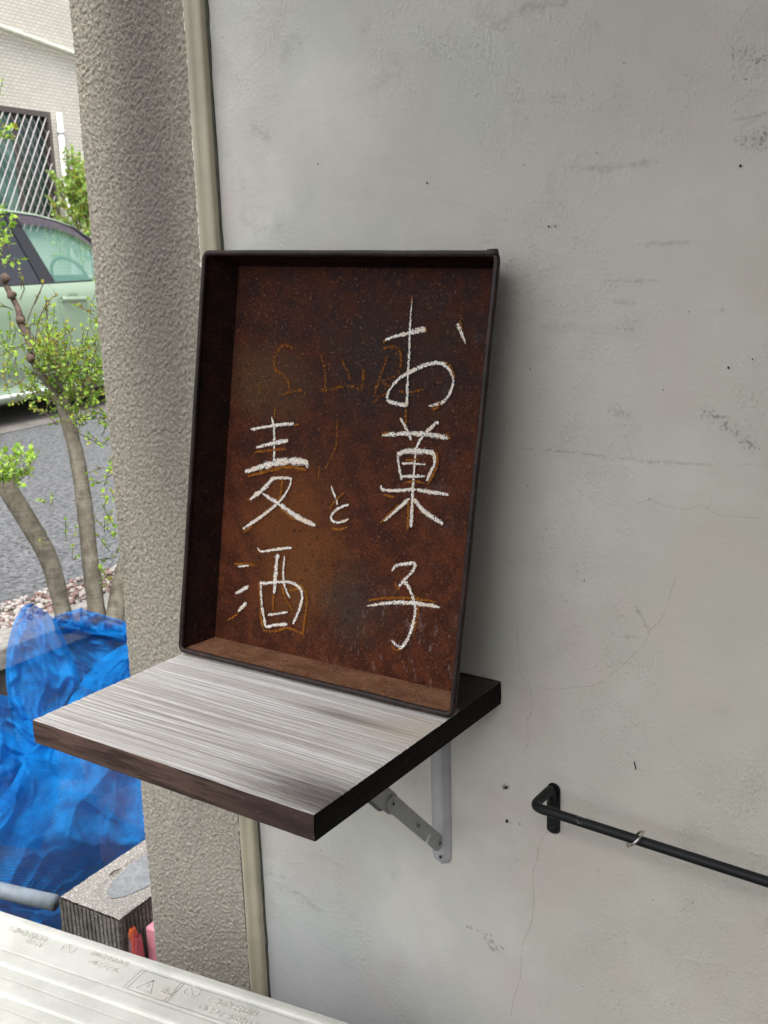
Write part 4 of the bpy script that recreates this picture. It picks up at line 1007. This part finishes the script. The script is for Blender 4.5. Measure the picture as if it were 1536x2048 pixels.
def gpoly(name,pts,mat,sgn,th=.0,o=0):
    m=MB(); m.poly([GP(s,z,sgn,o) for s,z in pts]); return m.build(name,mat,car)
for sgn in (1,-1):
    # rear door window, B pillar, front door window
    gpoly('window',[(-.95,1.03),(.17,1.03),(.02,1.5),(-.0,1.545),(-.9,1.52)],M_tint,sgn)
    gpoly('window',[(.27,1.03),(1.12,1.03),(.92,1.24),(.66,1.43),(.49,1.475),(.3,1.51),(.05,1.532)],M_glass,sgn)
    gpoly('window',[(-1.7,1.05),(-1.0,1.03),(-.95,1.515),(-1.5,1.47)],M_tint,sgn)
    gpoly('pillar',[(.13,1.02),(.285,1.02),(.075,1.545),(-.04,1.548)],M_seal,sgn,o=.006)
    gpoly('pillar',[(-1.02,1.02),(-.93,1.02),(-.90,1.53),(-1.0,1.52)],M_seal,sgn,o=.006)
    m=MB(); m.tube([GP(s,z,sgn,.006) for s,z in ((-1.9,1.06),(-1.76,1.38),(-1.5,1.475),(-1.0,1.52),(-.2,1.552),(.05,1.548),(.3,1.526),(.5,1.488),(.68,1.438),(.95,1.27),(1.2,1.06))],[.02]*4+[.009]*4+[.012,.03,.03],8); m.build('window_trim',M_seal,car)
    m=MB(); m.tube([GP(s,1.022,sgn,.004) for s in (-1.9,-1,0,.6,1.25)],.009,6); m.build('belt_seal',M_seal,car)
# smoked rain visor over the front window
m=MB(); V=[(.045,1.548),(.3,1.524),(.5,1.487),(.66,1.44),(.95,1.27)]; V2=[(.10,1.462),(.3,1.452),(.5,1.420),(.66,1.37),(.93,1.22)]
for a,b,c,d in zip(V,V[1:],V2[1:],V2): m.poly([GP(*a,1,.012),GP(*b,1,.012),GP(*c,1,.034),GP(*d,1,.034)])
m.poly([GP(.045,1.548,1,.012),GP(.10,1.462,1,.034),GP(.085,1.45,1,.01),GP(.03,1.53,1,.0)])
def m_visor():
    t=NT('smoked_visor',.15,0,.5,(.05,.035,.05)); t.alpha(.82); return t.m
m.build('rain_visor',m_visor(),car)
# seams, handle
def sidept(s,z,o=.001):
    zs=[q[0] for q in secs]; os=[q[1] for q in secs]
    for i in range(1,len(zs)-1):
        if zs[i]<=z<=zs[i+1]: oo=os[i]+(os[i+1]-os[i])*(z-zs[i])/(zs[i+1]-zs[i]); break
    else: oo=0
    return CM(s,hw(s)+oo+o,z)
m=MB(); m.tube([sidept(s,z,-.0005) for s,z in ((.185,1.02),(.205,.97),(.235,.85),(.262,.70),(.275,.55),(.285,.43),(.290,.37),(.29,.27))],.0035,5); m.build('door_seam',plain('panel_gap',(.10,.13,.10),.6),car)
m=MB(); m.tube([sidept(s,z,-.0005) for s,z in ((-1.0,1.0),(-.98,.8),(-.85,.6),(-.72,.4),(-.7,.27))],.0035,5); m.build('door_seam',bpy.data.materials['panel_gap'],car)
hd=MB(); hd.grid(lambda u,v:sidept(.26+.285*u,.898-.012*u,.012+.018*math.sin(math.pi*min(1,max(0,u)))**.4+0)+Vector((0,0,.019*math.sin(v*6.283)))+cnv*(.012*math.cos(v*6.283)),20,12); hd.build('door_handle',M_paint,car,smooth=True)
m=MB(); m.grid(lambda u,v:sidept(.405+.06*(2*u-1)*math.sqrt(1-.6*(2*v-1)**2),.905+.035*(2*v-1),.0025),8,8); m.build('handle_recess',plain('recess_shade',(.16,.22,.16),.5),car)
# sill strip of bright trim
m=MB()
m.grid(lambda u,v:CM(-.95+2.1*u,hw(0)+.006+.006*math.sin(v*math.pi),.215+.028*v),2,6); m.build('sill_strip',plain('pale_sill',(.66,.72,.66),.3),car,smooth=True)
for s in (-1.25,1.55):
    for sgn in (1,-1):
        wl=MB(); c=CM(s,sgn*(hw(s)-.02),.30); wl.tube([c-cnv*sgn*.19,c+cnv*sgn*.012],.30,32); w_=wl.build('wheel',M_tire,car,bevel=.02)
        wl=MB(); wl.tube([c,c+cnv*sgn*.02],.19,24); wl.build('rim',M_rim,w_)
# interior seen through the glass
sw=MB(); c=CM(.93,.36,1.05); a1=cnv; a2=(Vector((0,0,1))*.9-cdv*.45).normalized()
sw.tube([c+a1*.18*math.cos(t*.314)+a2*.18*math.sin(t*.314) for t in range(20)],.015,8,closed=True); sw.tube([c-a1*.17,c+a1*.17],.022,6); sw.build('steering_wheel',M_seal,car,smooth=True)
for y in (.36,-.36):
    m=MB(); M=Matrix.Translation(CM(.10,y,0))@Matrix.Rotation(math.atan2(cdv.y,cdv.x),4,'Z'); m.box((-.08,-.24,.5),(.08,.24,1.12),M); m.box((-.05,-.13,1.16),(.05,.13,1.36),M); m.build('seat',M_seat,car,bevel=.05)
m=MB(); M=Matrix.Translation(CM(0,0,0))@Matrix.Rotation(math.atan2(cdv.y,cdv.x),4,'Z'); m.box((-1.7,-.72,.4),(.0,.72,.98),M); m.box((1.0,-.72,.4),(1.3,.72,1.02),M); m.build('interior',M_seat,car,bevel=.05)
# windscreen and rear window
m=MB(); m.poly([CM(.74,-.60,1.47),CM(.74,.60,1.47),CM(1.3,.70,1.06),CM(1.3,-.70,1.06)]); m.build('windscreen',M_glass,car)
m=MB(); m.poly([CM(-1.80,-.62,1.42),CM(-1.80,.62,1.42),CM(-1.96,.70,1.05),CM(-1.96,-.70,1.05)]); m.build('rear_glass',M_tint,car)
# pale strip of concrete under the car edge
m=MB(); a=at(0,869,(0,0,1),ZG); b=at(101,848,(0,0,1),ZG); dd=(b-a).normalized(); a=a-dd*4; b=b+dd*9
kn=Vector((-dd.y,dd.x,0)); kn=-kn if kn.x>0 else kn
m.poly([tuple(v+Vector((0,0,.004))) for v in (a,b,b+kn*1.1,a+kn*1.1)]); tag(m.build('parking_strip',plain('worn_concrete',(.12,.11,.10),.9,0,.3,6)),kind='structure')

# ------------------------------------------------------------------ building behind the car
fk=cnv.dot(P0)-3.4
def fp(px,py,out=0): return at(px,py,cnv,fk+out)
house=thing('house',fp(60,700)*1.0,'pale cream textured house wall with a barred window behind the car','house')
house.location.z=ZG
o0=fp(0,508); 
def FP(s,z,out=0): 
    q=o0+cdv*s+cnv*out; return Vector((q.x,q.y,ZG+z))
def fsz(px,py):
    p=fp(px,py); return ((p-o0).dot(cdv), p.z-ZG)
def m_facade():
    t=NT('cream_textured_cladding',.8,0,.3)
    v=t.t.nodes.new('ShaderNodeVectorMath'); v.operation='DOT_PRODUCT'; t.lk(t.P,v.inputs[0]); v.inputs[1].default_value=tuple(cdv)
    X=t.sep(); cb=t.t.nodes.new('ShaderNodeCombineXYZ'); t.lk(v.outputs['Value'],cb.inputs[0]); t.lk(X[2],cb.inputs[1])
    b=t.t.nodes.new('ShaderNodeTexBrick'); b.inputs['Scale'].default_value=1; b.inputs['Mortar Size'].default_value=.006; b.inputs['Brick Width'].default_value=.085; b.inputs['Row Height'].default_value=.04; b.inputs['Mortar Smooth'].default_value=.6
    b.inputs['Color1'].default_value=(.58,.555,.49,1); b.inputs['Color2'].default_value=(.51,.485,.43,1); b.inputs['Mortar'].default_value=(.34,.32,.28,1)
    t.lk(cb.outputs[0],b.inputs[0]); n=t.noise(.8,3)
    t.col(t.mix(t.math('MULTIPLY',t.step(n,.4,.7),.3),b.outputs[0],(.60,.58,.52))); t.bump(b.outputs['Fac'],-.6,.01); return t.m
W0=fsz(-150,205); W1=fsz(92,235); wz=W1[1]; ws1=W1[0]; ws0=ws1-1.75; wb=fsz(110,412)[1]-.3
m=MB(); cl=M_fac=m_facade()
for a,b,c,d in ((-6,ws0,0,7),(ws1,9,0,7),(ws0,ws1,wz,7),(ws0,ws1,0,wb)):
    m.poly([FP(a,c),FP(b,c),FP(b,d),FP(a,d)])
m.build('facade',M_fac,house)
m=MB()
for a,b,c,d in ((ws0-.05,ws1+.05,wz,wz+.06),(ws0-.05,ws0,wb,wz),(ws1,ws1+.05,wb,wz),(ws0-.05,ws1+.05,wb-.05,wb)):
    P8=[FP(s,z,o) for s in (a,b) for z in (c,d) for o in (-.08,.03)]
    bb=len(m.v); m.v+=[tuple(p) for p in P8]
    for q in ((0,1,3,2),(4,6,7,5),(0,4,5,1),(2,3,7,6),(0,2,6,4),(1,5,7,3)): m.face([bb+i for i in q])
win=m.build('window_frame',plain('bronze_frame',(.10,.085,.075),.5,.3),house)
def m_pane(): 
    t=NT('green_obscured_pane',.12,0,.5); n=t.noise(2.5,3,.5); t.col(t.mix(t.step(n,.35,.65),(.05,.13,.115),(.16,.30,.26))); return t.m
Mp=m_pane(); ms_=fsz(38,300)[0]
for a,b in ((ws0,ms_),(ms_+.05,ws1)):
    mm=MB(); mm.poly([FP(a,wb,-.07),FP(b,wb,-.07),FP(b,wz,-.07),FP(a,wz,-.07)]); mm.build('pane',Mp if a==ws0 else plain('dark_pane',(.03,.06,.055),.1),win)
mm=MB(); 
for s in (ms_,):
    mm.tube([FP(s+.02,wb,-.05),FP(s+.02,wz,-.05)],.035,4)
mm.build('mullion',bpy.data.materials['bronze_frame'],win)
gm=MB(); H=wz-wb
def barseg(a,b,r=.008):
    gm.tube([a,b],r,5,caps=False)
sp=.115; kk=-int(H/sp)-2
while ws0+kk*sp<ws1:
    for sl in (1,-1):
        s0=ws0+kk*sp; s1=s0+H*.62
        if sl<0: s0,s1=s1,s0
        za,zb_2=wb,wz; A=[s0,za]; B=[s1,zb_2]
        # clip to the opening
        def clip(A,B):
            a=A[:];b=B[:]
            for p,q in ((a,b),(b,a)):
                for lim,sg in ((ws0,1),(ws1,-1)):
                    if (p[0]-lim)*sg<0:
                        if (q[0]-lim)*sg<=0: return None
                        t=(lim-p[0])/(q[0]-p[0]); p[1]+=t*(q[1]-p[1]); p[0]=lim
            return a,b
        r_=clip(A,B)
        if r_: barseg(FP(r_[0][0],r_[0][1],.02 if sl>0 else .008),FP(r_[1][0],r_[1][1],.02 if sl>0 else .008),.0085 if sl>0 else .004)
    kk+=1
tag(gm.build('window_grille',plain('aluminium_grille',(.42,.40,.39),.35,.5),win),kind='stuff')
# conduit and downpipe
pc=[fp(-160,-4,.06),fp(0,54,.06),fp(148,108,.06)]; pc.append(pc[2]+(pc[2]-pc[1])*3)
m=MB(); m.tube(pc,.035,12); m.build('sloping_pipe',plain('cream_pipe',(.60,.60,.48),.4),house,smooth=True)
a=fp(118,226,.07); b=Vector((a.x,a.y,ZG)); m=MB(); m.tube([a,b],.035,12); m.tube([a-Vector((0,0,.19)),a-Vector((0,0,.24))],.042,12); m.build('downpipe',plain('white_pipe',(.75,.75,.73),.35),house,smooth=True)
bsh=thing('bush',fp(150,700,.6),'bright green bush in front of the cream house, behind the car roof','bush'); bsh.location.z=ZG
lf2=MB(); tw2=MB(); rnd=random.Random(5)
Db=(fp(150,400,.5)-CAM).dot(_f)
def clump2(px,py,rpx,n,L=.22,ls=.05,yel=.25):
    r=rpx*Db/FPX
    for k in range(n):
        o=rv(rnd)
        while o.length>1: o=rv(rnd)
        sprig(lf2,tw2,dep(px,py,Db+rnd.uniform(-.2,.2))+o*r,rv(rnd)+Vector((0,0,.8)),L*rnd.uniform(.5,1.1),rnd,ls,yel,.004)
clump2(150,400,32,34); clump2(175,420,30,30); clump2(140,372,22,12); clump2(155,345,20,8); clump2(130,335,10,3); clump2(165,375,20,12); clump2(170,395,25,18); clump2(150,480,60,60); clump2(185,440,40,30)
for x in (150,170,190): a=dep(x,420,Db); tw2.tube([a,Vector((a.x+.1,a.y,ZG))],.012,6)
tag(lf2.build('foliage',[m_leaf('bush_leaf',(.24,.42,.08),(.45,.60,.16),(.12,.24,.05)),M_leafy],bsh),kind='stuff'); tag(tw2.build('stems',M_twig,bsh),kind='stuff')
